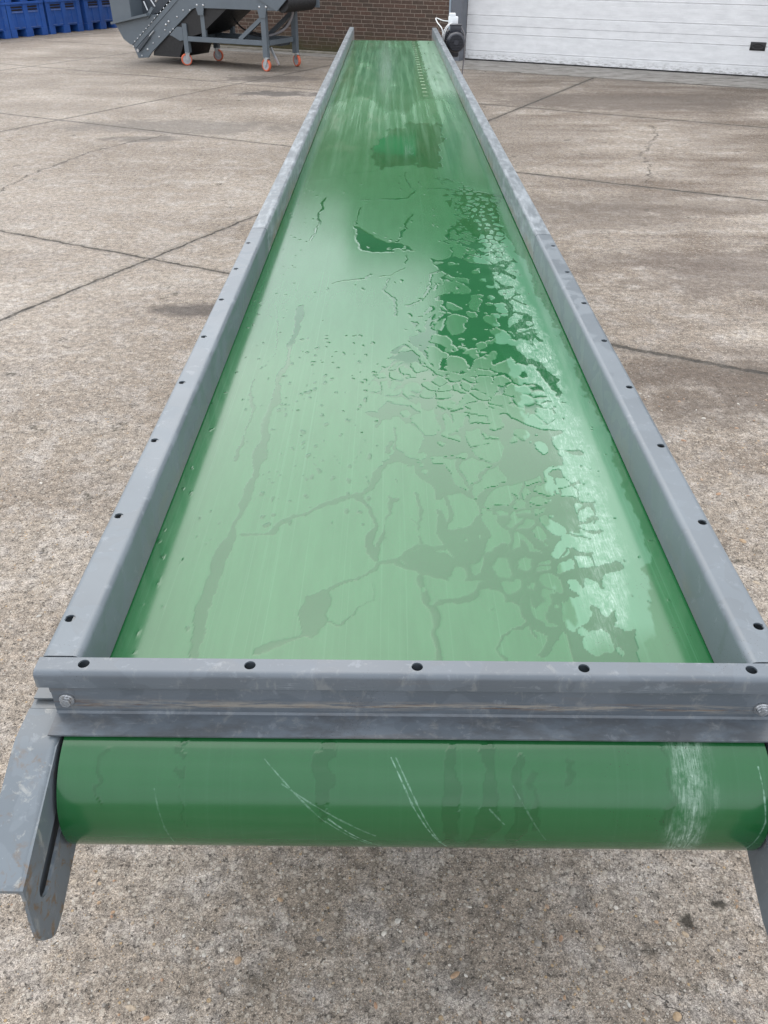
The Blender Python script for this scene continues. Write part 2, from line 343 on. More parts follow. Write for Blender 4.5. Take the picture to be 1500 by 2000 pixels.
    for k in range(70): drops.append((rng.uniform(.38, .5), rng.uniform(.9, 3.5), rng.uniform(.0012, .003), rng.uniform(1, 2)))
    for k in range(90): drops.append((rng.uniform(-.3, .4), rng.uniform(2.2, 4.6), rng.uniform(.002, .006), rng.uniform(1, 3.5)))
    hgt = np.zeros(x.shape)
    vlo = np.searchsorted(s, [0])[0]
    for dx, dv, r, el in drops:
        i0, i1 = np.searchsorted(s, [dv-r*el*2-.01, dv+r*el*2+.01]); j0, j1 = np.searchsorted(xs, [dx-r*2-.01, dx+r*2+.01])
        kk = idx[i0:i1, j0:j1].ravel()
        if not len(kk): continue
        d = np.hypot((wx[kk]-dx)+.0, (wv[kk]-dv)/el)-r
        sd[kk] = np.minimum(sd[kk], d); hgt[kk] = np.maximum(hgt[kk], sst(-d, -.0005, r*.8)*r*90)
    # roller: runs of water down the face
    for px, w, a0, a1 in ((-.47, .006, .4, 1.0), (-.35, .022, .3, .75), (-.345, .008, .7, 1.5), (-.128, .026, .3, .95), (-.13, .012, .9, 1.3), (.055, .022, .3, 1.9), (.105, .03, .3, 1.9), (.155, .018, .5, 1.9), (.18, .014, .6, 1.4), (.37, .022, .35, 1.3), (.23, .01, .4, .7)):
        y0, y1 = YC-a0*RR, YC-a1*RR; P = [(px+.006*math.sin(i*2.1+px*50), y0+(y1-y0)*i/6) for i in range(7)]
        wr = w/2*(.75+1.2*(fbm(x*26, v*16, 60, 4)-.5)*2)-.0005
        sd = np.minimum(sd, line_d(wx, wv, P, .06)-wr)
    sd = np.minimum(sd, np.where((v < YC-.04) & (v > YC-.075), (.25-fbm(x*7, v*2, 44, 3))*-.05, 1) if False else 1)
    # far run: broad wet film with dried patches
    farw = sst(v+2.4*(fbm(x*4, v*.9, 57, 4)-.5), 5.6, 7.6); fs = .10*(fbm(x*3.4, v*1.1, 55, 4)-.22)
    sd = np.where(farw > 0, sd*(1-farw)+farw*np.minimum(sd, .006-fs), sd)
    sw = .0010+.0042*sst(fbm(x*9, v*6, 71, 3), .50, .66); sw = sw+.03*sst(v, 5.4, 6.4); wet = sst(-sd, -sw, sw)
    # rub marks along the right side of the belt (rough edged band), more on the roller
    bx = np.interp(v, [.98, 1.1, 1.35, 1.63, 2.4, 3.7, 5], [.335, .350, .378, .393, .393, .376, .365])+.010*(fbm(v*1.6, v*0, 12, 2)-.5)*2; bw = .055+.03*(fbm(v*2.0, v*0+4, 13, 2)-.5)*2
    bx = np.where(v < YC, .408, bx); bw = np.where(v < YC, .026, bw*.75)
    ed = .018*(fbm(x*45, v*22, 14, 3)-.5)*2
    scf = sst(bw-np.abs(x-bx)+ed, -.012, .022)*np.where(v < YC, 1, sst(3.9-v, 0, .5)*sst(v, .98, 1.1))
    film = sst(bw*1.9-np.abs(x-bx)+ed*1.3, -.002, .004)*sst(4.4-v, 0, .8)*np.where(v < YC, .35, 1)*np.where(v < YC, .4, sst(v+.12*(fbm(x*14, v*9, 33, 3)-.5), .94, 1.08))
    for name, arr in (('wet', wet), ('scuff', np.clip(scf, 0, 1)), ('film', film), ('drop', hgt), ('run', v), ('across', x)):
        at = me.attributes.new(name, 'FLOAT', 'POINT'); at.data.foreach_set('value', np.ascontiguousarray(arr, dtype=np.float32))
    # ---- material
    k = NT('green conveyor belt'); g = k.obj(); px, pv = k.attr('across'), k.attr('run')
    cmb = k.n('CombineXYZ'); k.set(cmb.inputs[0], px); k.set(cmb.inputs[1], pv); uv = cmb.outputs[0]
    wet_ = k.math('MULTIPLY', k.rng(k.math('ADD', k.attr('wet'), k.rng(k.noise(uv, 500, 2), .3, .7, -.10, .10)), .22, .78, smooth=True), k.rng(k.noise(uv, 7, 3), .3, .7, .86, 1))
    c0 = k.mix(k.rng(k.noise(k.scale(uv, (1, .16, 1)), 34, 4, .6), .3, .7), (.020, .122, .042), (.027, .142, .052))
    lng = k.rng(k.noise(k.scale(uv, (120, .35, 1)), 1, 3, .6), .58, .72)  # faint lengthwise wear lines
    c0 = k.mix(k.math('MULTIPLY', lng, .22), c0, (.09, .26, .14))
    cw = k.mix(k.rng(k.noise(uv, 6, 3), .3, .7), (.0085, .086, .026), (.011, .097, .030))
    fl = k.attr('film'); c0 = k.mix(k.math('MULTIPLY', fl, .45), c0, (.13, .31, .20))
    onr = k.rng(pv, YC-.02, YC, .45, 1); c0 = k.mix(k.rng(pv, YC-.02, YC, .7, 0), c0, (.011, .080, .023)); col = k.mix(k.math('MULTIPLY', wet_, onr), c0, k.mix(k.rng(pv, YC-.02, YC, 1, 0), cw, (.006, .056, .014)))  # belt on the roller is coloured darker, shading put into the base colour
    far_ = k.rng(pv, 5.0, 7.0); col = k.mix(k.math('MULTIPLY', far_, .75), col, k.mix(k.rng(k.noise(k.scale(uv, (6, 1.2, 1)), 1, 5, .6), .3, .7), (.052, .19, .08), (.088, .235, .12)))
    st = k.rng(k.noise(k.scale(uv, (330, 24, 1)), 1, 6, .8, .5), .42, .72)
    fine = k.rng(k.noise(k.scale(uv, (70, 22, 1)), 1, 6, .75, .8), .40, .62)
    sm = k.math('MULTIPLY', k.math('MULTIPLY', k.attr('scuff'), k.math('MULTIPLY', st, fine)), k.math('SUBTRACT', 1., k.math('MULTIPLY', wet_, .6)))
    sm = k.math('ADD', sm, k.math('MULTIPLY', k.math('MULTIPLY', k.attr('scuff'), k.rng(k.noise(uv, 55, 6, .75), .45, .65)), k.math('SUBTRACT', .22, k.math('MULTIPLY', wet_, .2))))
    col = k.mix(k.math('MULTIPLY', sm, .85, clamp=True), col, (.48, .62, .54))
    def arc(qx, qy): return ((qx-800)/1310, YC-RR*(.44+(qy-1440)*1.66/215), 0)
    scr = None; jit = k.rng(k.noise(uv, 60, 2), .2, .8, -.0012, .0012)
    for qa, qb, w in (((510, 1450), (630, 1560), .5), ((545, 1490), (725, 1592), .45), ((635, 1552), (757, 1652), .9), ((628, 1556), (735, 1640), .5), ((755, 1445), (800, 1530), .9), ((800, 1530), (878, 1652), .8), ((764, 1445), (870, 1640), .6), ((945, 1530), (975, 1560), .4), ((1465, 1455), (1478, 1550), .9), ((1478, 1550), (1462, 1645), .7), ((990, 1490), (1060, 1600), .25), ((300, 1500), (330, 1640), .25)):
        A_, B_ = Vector(arc(*qa)), Vector(arc(*qb)); ab = B_-A_; vv = k.vmath('SUBTRACT', uv, tuple(A_))
        t = k.math('DIVIDE', k.vmath('DOT_PRODUCT', vv, tuple(ab), out=1), ab.length_squared, clamp=True)
        s2 = k.n('VectorMath', operation='SCALE'); s2.inputs[0].default_value = tuple(ab); k.set(s2.inputs['Scale'], t)
        d = k.math('ADD', k.vmath('LENGTH', k.vmath('SUBTRACT', vv, s2.outputs[0]), out=1), jit)
        q = k.rng(d, .0005, .0015, w, 0); scr = q if scr is None else k.math('MAXIMUM', scr, q)
    scr = k.math('MULTIPLY', scr, k.rng(k.noise(uv, 130, 2), .3, .6))
    col = k.mix(k.math('MULTIPLY', scr, .42), col, (.40, .62, .52))
    # greyish dirt film and rung marks near the far end
    fz = k.rng(pv, 6.9, 7.5)
    bandf = k.math('MULTIPLY', k.math('MULTIPLY', k.rng(k.math('ADD', px, k.rng(k.noise(k.scale(uv, (10, 5, 1)), 1, 4), .3, .7, -.012, .012)), .282, .31), fz), k.rng(k.noise(k.scale(uv, (18, 3, 1)), 1, 4, .6), .25, .5, .45, 1))
    col = k.mix(k.math('MULTIPLY', bandf, .36), col, (.30, .42, .36))
    rung = k.math('LESS_THAN', k.math('FRACT', k.math('MULTIPLY', pv, 4.9)), .22)
    rung = k.math('MULTIPLY', k.math('MULTIPLY', rung, fz), k.math('MULTIPLY', k.math('GREATER_THAN', px, .225), k.math('LESS_THAN', px, .262)))
    col = k.mix(k.math('MULTIPLY', rung, .7), col, (.50, .64, .46))
    dirt = k.math('MULTIPLY', k.rng(k.noise(k.scale(uv, (9, 2.2, 1)), 1, 5, .65), .52, .66), k.rng(pv, 4.6, 5.4))
    dirt = k.math('MULTIPLY', dirt, k.rng(px, -.25, .0, 1, .35))
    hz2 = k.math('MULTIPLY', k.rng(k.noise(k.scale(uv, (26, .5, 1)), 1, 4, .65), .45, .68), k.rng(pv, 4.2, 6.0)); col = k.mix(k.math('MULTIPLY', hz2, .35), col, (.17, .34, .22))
    col = k.mix(k.math('MULTIPLY', dirt, .28), col, (.22, .30, .20))
    sp = k.rng(k.vor(uv, 170).outputs['Distance'], .10, .17, 1, 0)        # grit on the right near corner
    sp = k.math('MULTIPLY', sp, k.math('MULTIPLY', k.rng(k.noise(uv, 9, 3), .52, .6), k.math('MULTIPLY', k.rng(px, .16, .36), k.rng(pv, 1.5, 1.1))))
    col = k.mix(sp, col, (.02, .02, .015))
    rough = k.math('ADD', k.math('ADD', k.rng(wet_, 0, 1, .15, .03), k.math('MULTIPLY', far_, .09)), k.math('MULTIPLY', sm, .3))
    rough = k.math('ADD', rough, k.math('ADD', k.math('MULTIPLY', bandf, .2), k.math('MULTIPLY', hz2, .12)))
    rip = k.math('MULTIPLY', k.noise(k.scale(uv, (7, 3, 1)), 1, 2), .10)
    hh = k.math('ADD', k.math('MULTIPLY', k.attr('wet'), .40), k.math('ADD', k.math('MULTIPLY', k.attr('drop'), .9), rip))
    hh = k.math('ADD', hh, k.math('MULTIPLY', k.noise(k.scale(uv, (150, 1.2, 1)), 1, 2), .03))
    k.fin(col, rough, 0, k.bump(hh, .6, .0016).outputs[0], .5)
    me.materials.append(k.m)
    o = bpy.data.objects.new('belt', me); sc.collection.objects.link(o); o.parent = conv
build_belt()

# rollers inside the belt (ends show at the tail)
for y in (YC, YE):
    b = bmesh.new(); cyl(b, (-.515, y, ZB-RR), (.515, y, ZB-RR), RR-.004, 40); cyl(b, (-.56, y, ZB-RR), (.56, y, ZB-RR), .02, 16)
    cpart('roller', b, M_machdark, smooth=40)

HOLE = .0085
def sheet(bm, prof, y0, y1, th):
    """open profile (x,z) thickened by th to its left, swept along y"""
    P = [Vector((p[0], p[1])) for p in prof]; n = len(P); off = []
    for i in range(n):
        a = (P[i]-P[i-1]).normalized() if i else None; c = (P[i+1]-P[i]).normalized() if i < n-1 else None
        nn = [Vector((-d.y, d.x)) for d in (a, c) if d is not None]; d = sum(nn, Vector((0, 0))).normalized()
        off.append(P[i]+d*th/max(.4, d.dot(nn[0])))
    prism(bm, [tuple(p) for p in P]+[tuple(p) for p in off[::-1]], y0, y1)
def bend(cx, cz, r, a0, a1, n=6):
    return [(cx+r*math.cos(R(a0+(a1-a0)*i/n)), cz+r*math.sin(R(a0+(a1-a0)*i/n))) for i in range(n+1)]
def holed_strip(bm, u0, u1, v0, v1, z0, z1, holes, r, f):
    """flat plate u0..u1 x v0..v1 with round holes along v at the given (u,v); f maps (u,v,z) to a point"""
    ed = [v0]+[(a[1]+b[1])/2 for a, b in zip(holes, holes[1:])]+[v1]
    for i, (hu, hv) in enumerate(holes):
        a0, a1 = ed[i], ed[i+1]; cs = [(u0, a0), (u1, a0), (u1, a1), (u0, a1)]
        ang = sorted([math.atan2(c[1]-hv, c[0]-hu) for c in cs]+[2*math.pi*j/20-math.pi+.011 for j in range(20)])
        rows = []
        for a in ang:
            cu, sv = math.cos(a), math.sin(a); t = 9
            if cu > 1e-9: t = min(t, (u1-hu)/cu)
            if cu < -1e-9: t = min(t, (u0-hu)/cu)
            if sv > 1e-9: t = min(t, (a1-hv)/sv)
            if sv < -1e-9: t = min(t, (a0-hv)/sv)
            pts = [(hu+t*cu, hv+t*sv, z1), (hu+r*cu, hv+r*sv, z1), (hu+r*cu, hv+r*sv, z0), (hu+t*cu, hv+t*sv, z0)]
            rows.append([bm.verts.new(f(*p)) for p in pts])
        for k in range(len(rows)):
            A_, B_ = rows[k], rows[(k+1) % len(rows)]
            for j in range(3): bm.faces.new((A_[j], A_[j+1], B_[j+1], B_[j]))
            bm.faces.new((A_[3], A_[0], B_[0], B_[3])) if False else None
    bmesh.ops.remove_doubles(bm, verts=bm.verts[:], dist=1e-5)

ZT = .872
def rail(sg, y0, y1, holes, mat, name, zlow=.7765):
    bm = bmesh.new()
    inner = [(.500, zlow), (.500, ZT-.012)]+bend(.512, ZT-.012, .012, 180, 90)[1:]
    outer = bend(.550, ZT-.010, .010, 90, 0)+[(.560, ZT-.034)]
    if not holes: inner = inner+outer
    sheet(bm, inner, y0, y1, -.003)
    if holes:
        sheet(bm, outer, y0, y1, -.003)
        holed_strip(bm, .512, .550, y0, y1, ZT-.003, ZT, [(.5425, h) for h in holes], HOLE, lambda u, v, z: (u, v, z))
    sheet(bm, [(.502, zlow+.0005), (.592, zlow+.0005)], y0, y1, .003)     # foot flange lying on the side frame
    if sg < 0:
        for v in bm.verts: v.co.x *= -1
    return cpart(name, bm, mat, smooth=35)
HY = [.964+.2823*i for i in range(8)]
for sg in (-1, 1):
    j = 3.128 if sg < 0 else 3.075
    rail(sg, .8815, j-.002, [h+(0 if sg < 0 else -.004) for h in HY], M_grey, 'side_rail')
    o = rail(sg, j+.002, 11.55, [], M_greyold, 'side_rail'); o['label'] = 'weathered far length of side rail with a mottled top'
    # end of the rail beyond the belt
    o = rail(sg, 11.552, 12.18, [], M_greyold, 'side_rail', zlow=.70); o['label'] = 'weathered end piece of side rail beyond the belt'
    # lower side frame: straight channel, then the piece that slopes down beside the tail roller
    bm = bmesh.new(); sheet(bm, [(.532, .60), (.532, .764)]+bend(.540, .764, .008, 180, 90)[1:]+[(.594, .772)], .868, 11.9, -.004)
    if sg < 0:
        for v in bm.verts: v.co.x *= -1
    cpart('side_frame', bm, M_grey, smooth=35)
# tail plates, built flat in (y,z) with the slot, flange along the sloping top edge
def tail_plate(sg):
    x0 = .532; bm = bmesh.new()
    out_ = [(.615, .694), (.6135, .668), (.607, .625), (.605, .594), (.612, .572), (.630, .545), (.640, .536), (.651, .533), (.672, .535), (.759, .570), (.868, .620), (.868, .765), (.80, .7655)]
    sl = math.atan2(.772-.699, .805-.614); ca, sa = math.cos(sl), math.sin(sl)
    slot = []; L_, rs = .050, .018; c0 = (.708, .652)
    for a in range(-90, 91, 18): slot.append((L_+rs*math.cos(R(a)), rs*math.sin(R(a))))
    for a in range(90, 271, 18): slot.append((-L_+rs*math.cos(R(a)), rs*math.sin(R(a))))
    slot = [(c0[0]+p[0]*ca-p[1]*sa, c0[1]+p[0]*sa+p[1]*ca) for p in slot]
    def loops(x):
        a = [bm.verts.new((x, *p)) for p in out_]; b = [bm.verts.new((x, *p)) for p in slot]; return a, b
    sets = [loops(x0), loops(x0+.005)]
    for a, b in sets:
        es = [bm.edges.new((l[i], l[(i+1) % len(l)])) for l in (a, b) for i in range(len(l))]
        bmesh.ops.triangle_fill(bm, use_beauty=True, edges=es)
    for q in (0, 1):
        l0, l1 = sets[0][q], sets[1][q]; n = len(l0)
        for i in range(n): bm.faces.new((l0[i], l0[(i+1) % n], l1[(i+1) % n], l1[i]))
    # flange: follows the sloping edge with a rounded bend
    path = [(.615, .694), (.66, .7125), (.72, .7375), (.79, .7655), (.81, .771), (.868, .7715)]
    pr = bend(x0+.009, -.009, .009, 180, 90, 6)+[(x0+.064, 0)]
    rows = []
    for y, z in path:
        rows.append([bm.verts.new((px, y, z+pz)) for px, pz in pr]+[bm.verts.new((px, y, z+pz-.005)) for px, pz in pr[::-1][:1]]+[bm.verts.new((x0+.009, y, z-.006)), bm.verts.new((x0+.005, y, z-.011))])
    for a, b in zip(rows, rows[1:]):
        for i in range(len(a)): bm.faces.new((a[i], a[(i+1) % len(a)], b[(i+1) % len(a)], b[i]))
    bm.faces.new(rows[0]); bm.faces.new(rows[-1][::-1])
    if sg < 0:
        for v in bm.verts: v.co.x *= -1
    o = cpart('tail_plate', bm, M_greyrub, smooth=30)
    b = bmesh.new(); prism(b, [(.635, .585), (.83, .655), (.83, .735), (.74, .715), (.635, .675)], x0+.012, x0+.018, axis='x')
    if sg < 0:
        for v in b.verts: v.co.x *= -1
    for v in b.verts: v.co.y -= 6
    mk('bearing_carrier', b, M_machdark, o)
tail_plate(-1); tail_plate(1)

# crossbar over the tail roller
bm = bmesh.new(); XE = .560
P1 = [(.8455, .842)]+[(.8455+.009-.009*math.cos(R(a)), .863+.009*math.sin(R(a))) for a in range(0, 91, 15)]
prof_out = P1+[(.8785, .872)]
f_lip = [(p[0], p[1]) for p in P1]
def sweepx(bm, prof, th, xa, xb):
    b = bmesh.new(); sheet(b, prof, 0, 1, th)
    for v in b.verts: v.co = (xa+(xb-xa)*v.co.y, v.co.x, v.co.z)
    merge(bm, b)
sweepx(bm, f_lip, -.003, -XE, XE)
holed_strip(bm, .8545, .8785, -XE, XE, .869, .872, [(.8655, h) for h in (-.4905, -.2445, .003, .2495, .497)], HOLE, lambda u, v, z: (v, u, z))
sweepx(bm, [(.8555, .8685), (.8555, .7815), (.8525, .7785), (.8115, .7775)], .003, -.547, .547)
box(bm, -XE, XE, .8755, .8785, .80, .8688)
bar_o = cpart('crossbar', bm, M_bar, smooth=35)
for x, z in ((-.5255, .807), (.5265, .801)):
    b = bmesh.new(); b_ = bmesh.new(); bmesh.ops.create_cone(b_, cap_ends=True, segments=6, radius1=.0085, radius2=.0085, depth=.007)
    bmesh.ops.bevel(b_, geom=b_.edges[:], offset=.0009, segments=2, affect='EDGES')
    merge(b, b_, Matrix.Translation((x, .8485, z)) @ Matrix.Rotation(R(90), 4, 'X') @ Matrix.Rotation(.3, 4, 'Z'))
    cyl(b, (x, .8555, z), (x, .852, z), .0115, 24, bev=.0006)
    for v in b.verts: v.co.y -= 6
    mk('bolt', b, M_bolt, bar_o, 30)
# bed plate below the carrying run, legs and bracing
bm = bmesh.new(); box(bm, -.528, .528, 1.05, 11.45, .745, .758); cpart('bed_plate', bm, M_machdark)
for y in (1.9, 6.2, 10.4):
    for sx in (-1, 1):
        bm = bmesh.new(); box(bm, sx*.46-.03, sx*.46+.03, y-.03, y+.03, .012, .745); box(bm, sx*.46-.07, sx*.46+.07, y-.07, y+.07, .0, .011)
        cpart('leg', bm, M_machine)
    bm = bmesh.new(); box(bm, -.428, .428, y-.02, y+.02, .22, .26); cpart('brace', bm, M_machine)

# gear motor at the far right corner
mx, mz = .735, .809
bm = bmesh.new(); cyl(bm, (mx, 11.06, mz), (mx, 11.34, mz), .088, 32)
for a in range(0, 360, 12):
    d = Vector((math.cos(R(a)), 0, math.sin(R(a)))); t = Vector((-d.z, 0, d.x))
    bar(bm, Vector((mx, 11.07, mz))+d*.095, Vector((mx, 11.32, mz))+d*.095, .004, .02) if False else None
    b = bmesh.new(); bmesh.ops.create_cube(b, size=1); MM = Matrix((d*.022, Vector((0, .24, 0)), t*.004)).transposed().to_4x4(); MM.translation = Vector((mx, 11.2, mz))+d*.094; merge(bm, b, MM)
cyl(bm, (mx, 11.34, mz), (mx, 11.37, mz), .118, 32, bev=.004); box(bm, .60, .80, 11.372, 11.60, .62, .90, .02)
motor = cpart('gear_motor', bm, M_motor, smooth=40)
bm = bmesh.new(); cyl(bm, (mx, 11.03, mz), (mx, 11.09, mz), .106, 40)
ring = []
for r, y in ((.106, 11.03), (.100, 11.005), (.086, 10.99), (.080, 10.988)):
    ring.append([bm.verts.new((mx+r*math.cos(2*math.pi*i/40), y, mz+r*math.sin(2*math.pi*i/40))) for i in range(40)])
for a, b in zip(ring, ring[1:]):
    for i in range(40): bm.faces.new((a[i], a[(i+1) % 40], b[(i+1) % 40], b[i]))
for zz in np.arange(-.07, .0701, .0155):                                   # grille bars
    w = math.sqrt(max(0, .081**2-zz**2)); box(bm, mx-w, mx+w, 10.985, 10.995, mz+zz-.0045, mz+zz+.0045)
cyl(bm, (mx, 10.994, mz), (mx, 10.981, mz), .028, 24)
for v in bm.verts: v.co.y -= 6
mk('fan_cover', bm, M_motor, motor, 40)
bm = bmesh.new(); box(bm, .668, .792, 11.08, 11.22, .905, .972, .006); box(bm, .662, .798, 11.075, 11.225, .972, .984, .004)
for v in bm.verts: v.co.y -= 6
mk('terminal_box', bm, M_motor, motor, 40)
bm = bmesh.new(); box(bm, .655, .765, 11.28, 11.38, .965, 1.05, .006); box(bm, .662, .735, 11.29, 11.37, 1.05, 1.085, .006); box(bm, .70, .73, 11.31, 11.35, .90, .965)
cpart('switch_box', bm, M_white, smooth=40)
for pts in ([(.70, 11.3, .985), (.655, 11.15, .975), (.615, 11.12, .92), (.60, 11.15, .84), (.60, 11.2, .7)], [(.69, 11.3, .985), (.64, 11.18, .972), (.598, 11.15, .915), (.585, 11.16, .83), (.585, 11.2, .7)],
            [(.685, 11.32, 1.0), (.60, 11.42, 1.0), (.515, 11.5, 1.02), (.525, 11.35, .985), (.575, 11.22, .93), (.592, 11.2, .84)]):
    bm = bmesh.new(); tube(bm, smooth_path(pts), .006); cpart('cable', bm, M_cablew, smooth=60)
bm = bmesh.new(); tube(bm, smooth_path([(.80, 11.2, .95), (.845, 11.2, .85), (.85, 11.2, .6), (.83, 11.25, .3), (.82, 11.3, .008), (.84, 11.6, .008)]), .008); cpart('cable', bm, M_cableg, smooth=60)

# ------------------------------------------------------------------ ground
def ground_mat():
    k = NT('worn concrete yard'); P = k.geo(); X = k.xyz(P)
    def n2(sc_, det=3, r=.55, dist=0): return k.noise(P, sc_, det, r, dist)
    base = k.mix(k.rng(n2(.55, 4), .32, .68), (.245, .203, .160), (.375, .328, .276))
    base = k.mix(k.math('MULTIPLY', k.rng(n2(2.3, 5, .65), .5, .68), .6), base, (.37, .335, .295))
    base = k.mix(k.math('MULTIPLY', k.rng(n2(7, 5, .7), .48, .62), .5), base, (.45, .42, .39))
    side = k.rng(X[0], .6, 2.2)                                             # right side of the yard is browner and damp
    damp = k.math('MULTIPLY', k.rng(k.noise(k.scale(P, (.45, 1.25, 1)), 1.2, 5, .62), .40, .62), k.rng(side, 0, 1, .35, 1))
    base = k.mix(k.math('MULTIPLY', damp, .9), base, (.098, .066, .043))
    backd = k.math('MULTIPLY', k.rng(X[1], 7, 13), k.rng(k.noise(k.scale(P, (.5, 1.4, 1)), 1.1, 4), .38, .6))
    base = k.mix(k.math('MULTIPLY', backd, .55), base, (.135, .108, .082))
    # cement skin worn to sand: fine light/dark grains
    g1 = k.vor(P, 520); g2 = k.vor(P, 210); g3 = k.vor(P, 85); g4 = k.vor(P, 34)
    s1 = k.rng(k.xyz(g1.outputs['Color'])[0], 0, 1, .52, 1.42)
    col = k.mix(1., base, s1, 'MULTIPLY')
    s1b = k.rng(n2(160, 3, .7), .35, .65, .62, 1.32); col = k.mix(1., col, s1b, 'MULTIPLY')
    col = k.mix(1., col, k.rng(n2(26, 5, .75), .36, .64, .60, 1.36), 'MULTIPLY')
    gm_ = k.vor(P, 62); col = k.mix(k.math('MULTIPLY', k.math('MULTIPLY', k.rng(gm_.outputs['Distance'], .22, .42, 1, 0), k.math('GREATER_THAN', k.xyz(gm_.outputs['Color'])[0], .62)), .5), col, (.52, .47, .40))
    pit = k.math('MULTIPLY', k.rng(n2(75, 3, .6), .60, .68), .75)
    col = k.mix(pit, col, (.055, .048, .040))
    # exposed pebbles of three sizes, each with its own colour
    def pebble(v, lo, hi, rare, amt, c):
        h = k.xyz(v.outputs['Color'])
        m_ = k.math('MULTIPLY', k.rng(v.outputs['Distance'], lo, hi, 1, 0), k.math('GREATER_THAN', h[1], rare))
        cr_ = k.n('ValToRGB'); cr_.color_ramp.interpolation = 'CONSTANT'; k.set(cr_.inputs[0], h[2])
        e = cr_.color_ramp.elements; e[0].position = 0; e[0].color = (.50, .46, .40, 1); e[1].position = .22; e[1].color = (.13, .12, .115, 1)
        for p_, q_ in ((.40, (.33, .20, .10, 1)), (.52, (.24, .22, .205, 1)), (.66, (.62, .58, .52, 1)), (.82, (.28, .18, .12, 1)), (.84, (.30, .26, .21, 1)), (.96, (.40, .28, .15, 1))):
            z = e.new(p_); z.color = q_
        return k.mix(k.math('MULTIPLY', m_, amt), c, cr_.outputs[0]), m_
    col, p2 = pebble(g2, .26, .36, .55, .75, col)
    col, p3 = pebble(g3, .22, .32, .74, .8, col)
    col, p4 = pebble(g4, .14, .20, .90, .7, col)
    # dark mossy spots
    moss = k.math('MULTIPLY', k.rng(n2(5.5, 4, .6), .645, .70), k.rng(n2(60, 2), .35, .55))
    col = k.mix(k.math('MULTIPLY', moss, .8), col, (.045, .040, .026))
    # oil and water stains near the machine
    def spot(x, y, rx, ry, amt, c, colr):
        d = k.vmath('LENGTH', k.scale(k.vmath('SUBTRACT', P, (x, y, 0)), (1/rx, 1/ry, 1)), out=1)
        d = k.math('ADD', d, k.rng(n2(3.5, 4, .6), .2, .8, -.55, .55))
        return k.mix(k.math('MULTIPLY', k.rng(d, 1, .55), amt), c, colr)
    col = spot(-1.6, 12.9, .75, .32, .75, col, (.05, .045, .045)); col = spot(-1.9, 14.4, .9, .45, .6, col, (.07, .06, .055))
    col = spot(-2.4, 10.3, 1.6, .55, .55, col, (.13, .118, .105)); col = spot(-2.7, 9.55, .5, .2, .6, col, (.10, .09, .08))
    col = spot(2.3, 3.6, 1.6, .5, .55, col, (.085, .065, .052)); col = spot(2.6, 5.3, 1.4, .6, .5, col, (.09, .07, .06)); col = spot(2.2, 7.0, 1.8, .4, .35, col, (.10, .08, .065))
    col = spot(3.2, 12.4, 2.4, .9, .5, col, (.095, .078, .066)); col = spot(1.5, 6.6, .9, .5, .35, col, (.12, .10, .085)); col = spot(-1.2, 4.55, .28, .12, .75, col, (.06, .05, .045))
    def spot2(x, y, r, amt, c, colr):
        d = k.math('DIVIDE', k.vmath('LENGTH', k.vmath('SUBTRACT', P, (x, y, 0)), out=1), r)
        d = k.math('ADD', d, k.rng(n2(38, 4, .7), .2, .8, -.7, .7)); return k.mix(k.math('MULTIPLY', k.rng(d, 1, .4), amt), c, colr)
    for x_, y_, r_, a_ in ((.62, .965, .022, .9), (.705, 1.005, .020, .9), (.13, .845, .05, .35), (-.30, .83, .05, .35), (.52, .90, .02, .45), (.40, 1.0, .025, .4), (-.9, 1.6, .05, .5), (1.35, 1.75, .06, .55), (1.1, 2.3, .08, .5)): col = spot2(x_, y_, r_, a_, col, (.035, .030, .022))
    # joints between the slabs and a few cracks
    jw = k.rng(n2(9, 4, .65), .2, .8, -.018, .018); jw2 = k.rng(n2(38, 3), .2, .8, -.008, .008); jj = k.math('ADD', jw, jw2)
    joint = None; soft = None
    def addj(d, w, sw):
        nonlocal joint, soft
        d = k.math('ADD', d, jj); a = k.math('DIVIDE', k.math('ABSOLUTE', d), k.rng(X[0], .3, 1.2, 1, 1.7)); q = k.math('MULTIPLY', k.rng(a, w*.45, w*1.15, 1, 0), k.rng(n2(12, 4, .7), .3, .6, .45, 1)); z = k.rng(a, w, sw, 1, 0)
        joint = q if joint is None else k.math('MAXIMUM', joint, q); soft = z if soft is None else k.math('MAXIMUM', soft, z)
    a = R(-26.3); nx, ny = -math.sin(a), math.cos(a)
    for c_ in (4.19, 7.80, 11.40, 14.78):
        addj(k.math('SUBTRACT', k.vmath('DOT_PRODUCT', P, (nx, ny, 0), out=1), c_), .0125, .06)
    a = R(62.4); nx, ny = math.sin(a), -math.cos(a)
    for c_ in (-16.2, -12.74, -8.47, -3.995):
        addj(k.math('SUBTRACT', k.vmath('DOT_PRODUCT', P, (nx, ny, 0), out=1), c_), .0125, .06)
    w1 = k.vmath('SUBTRACT', k.noise(P, 4.5, 5, .75, 0, True), (.5, .5, .5)); PW = k.vmath('ADD', P, k.scale(w1, (.34, .34, 0)))
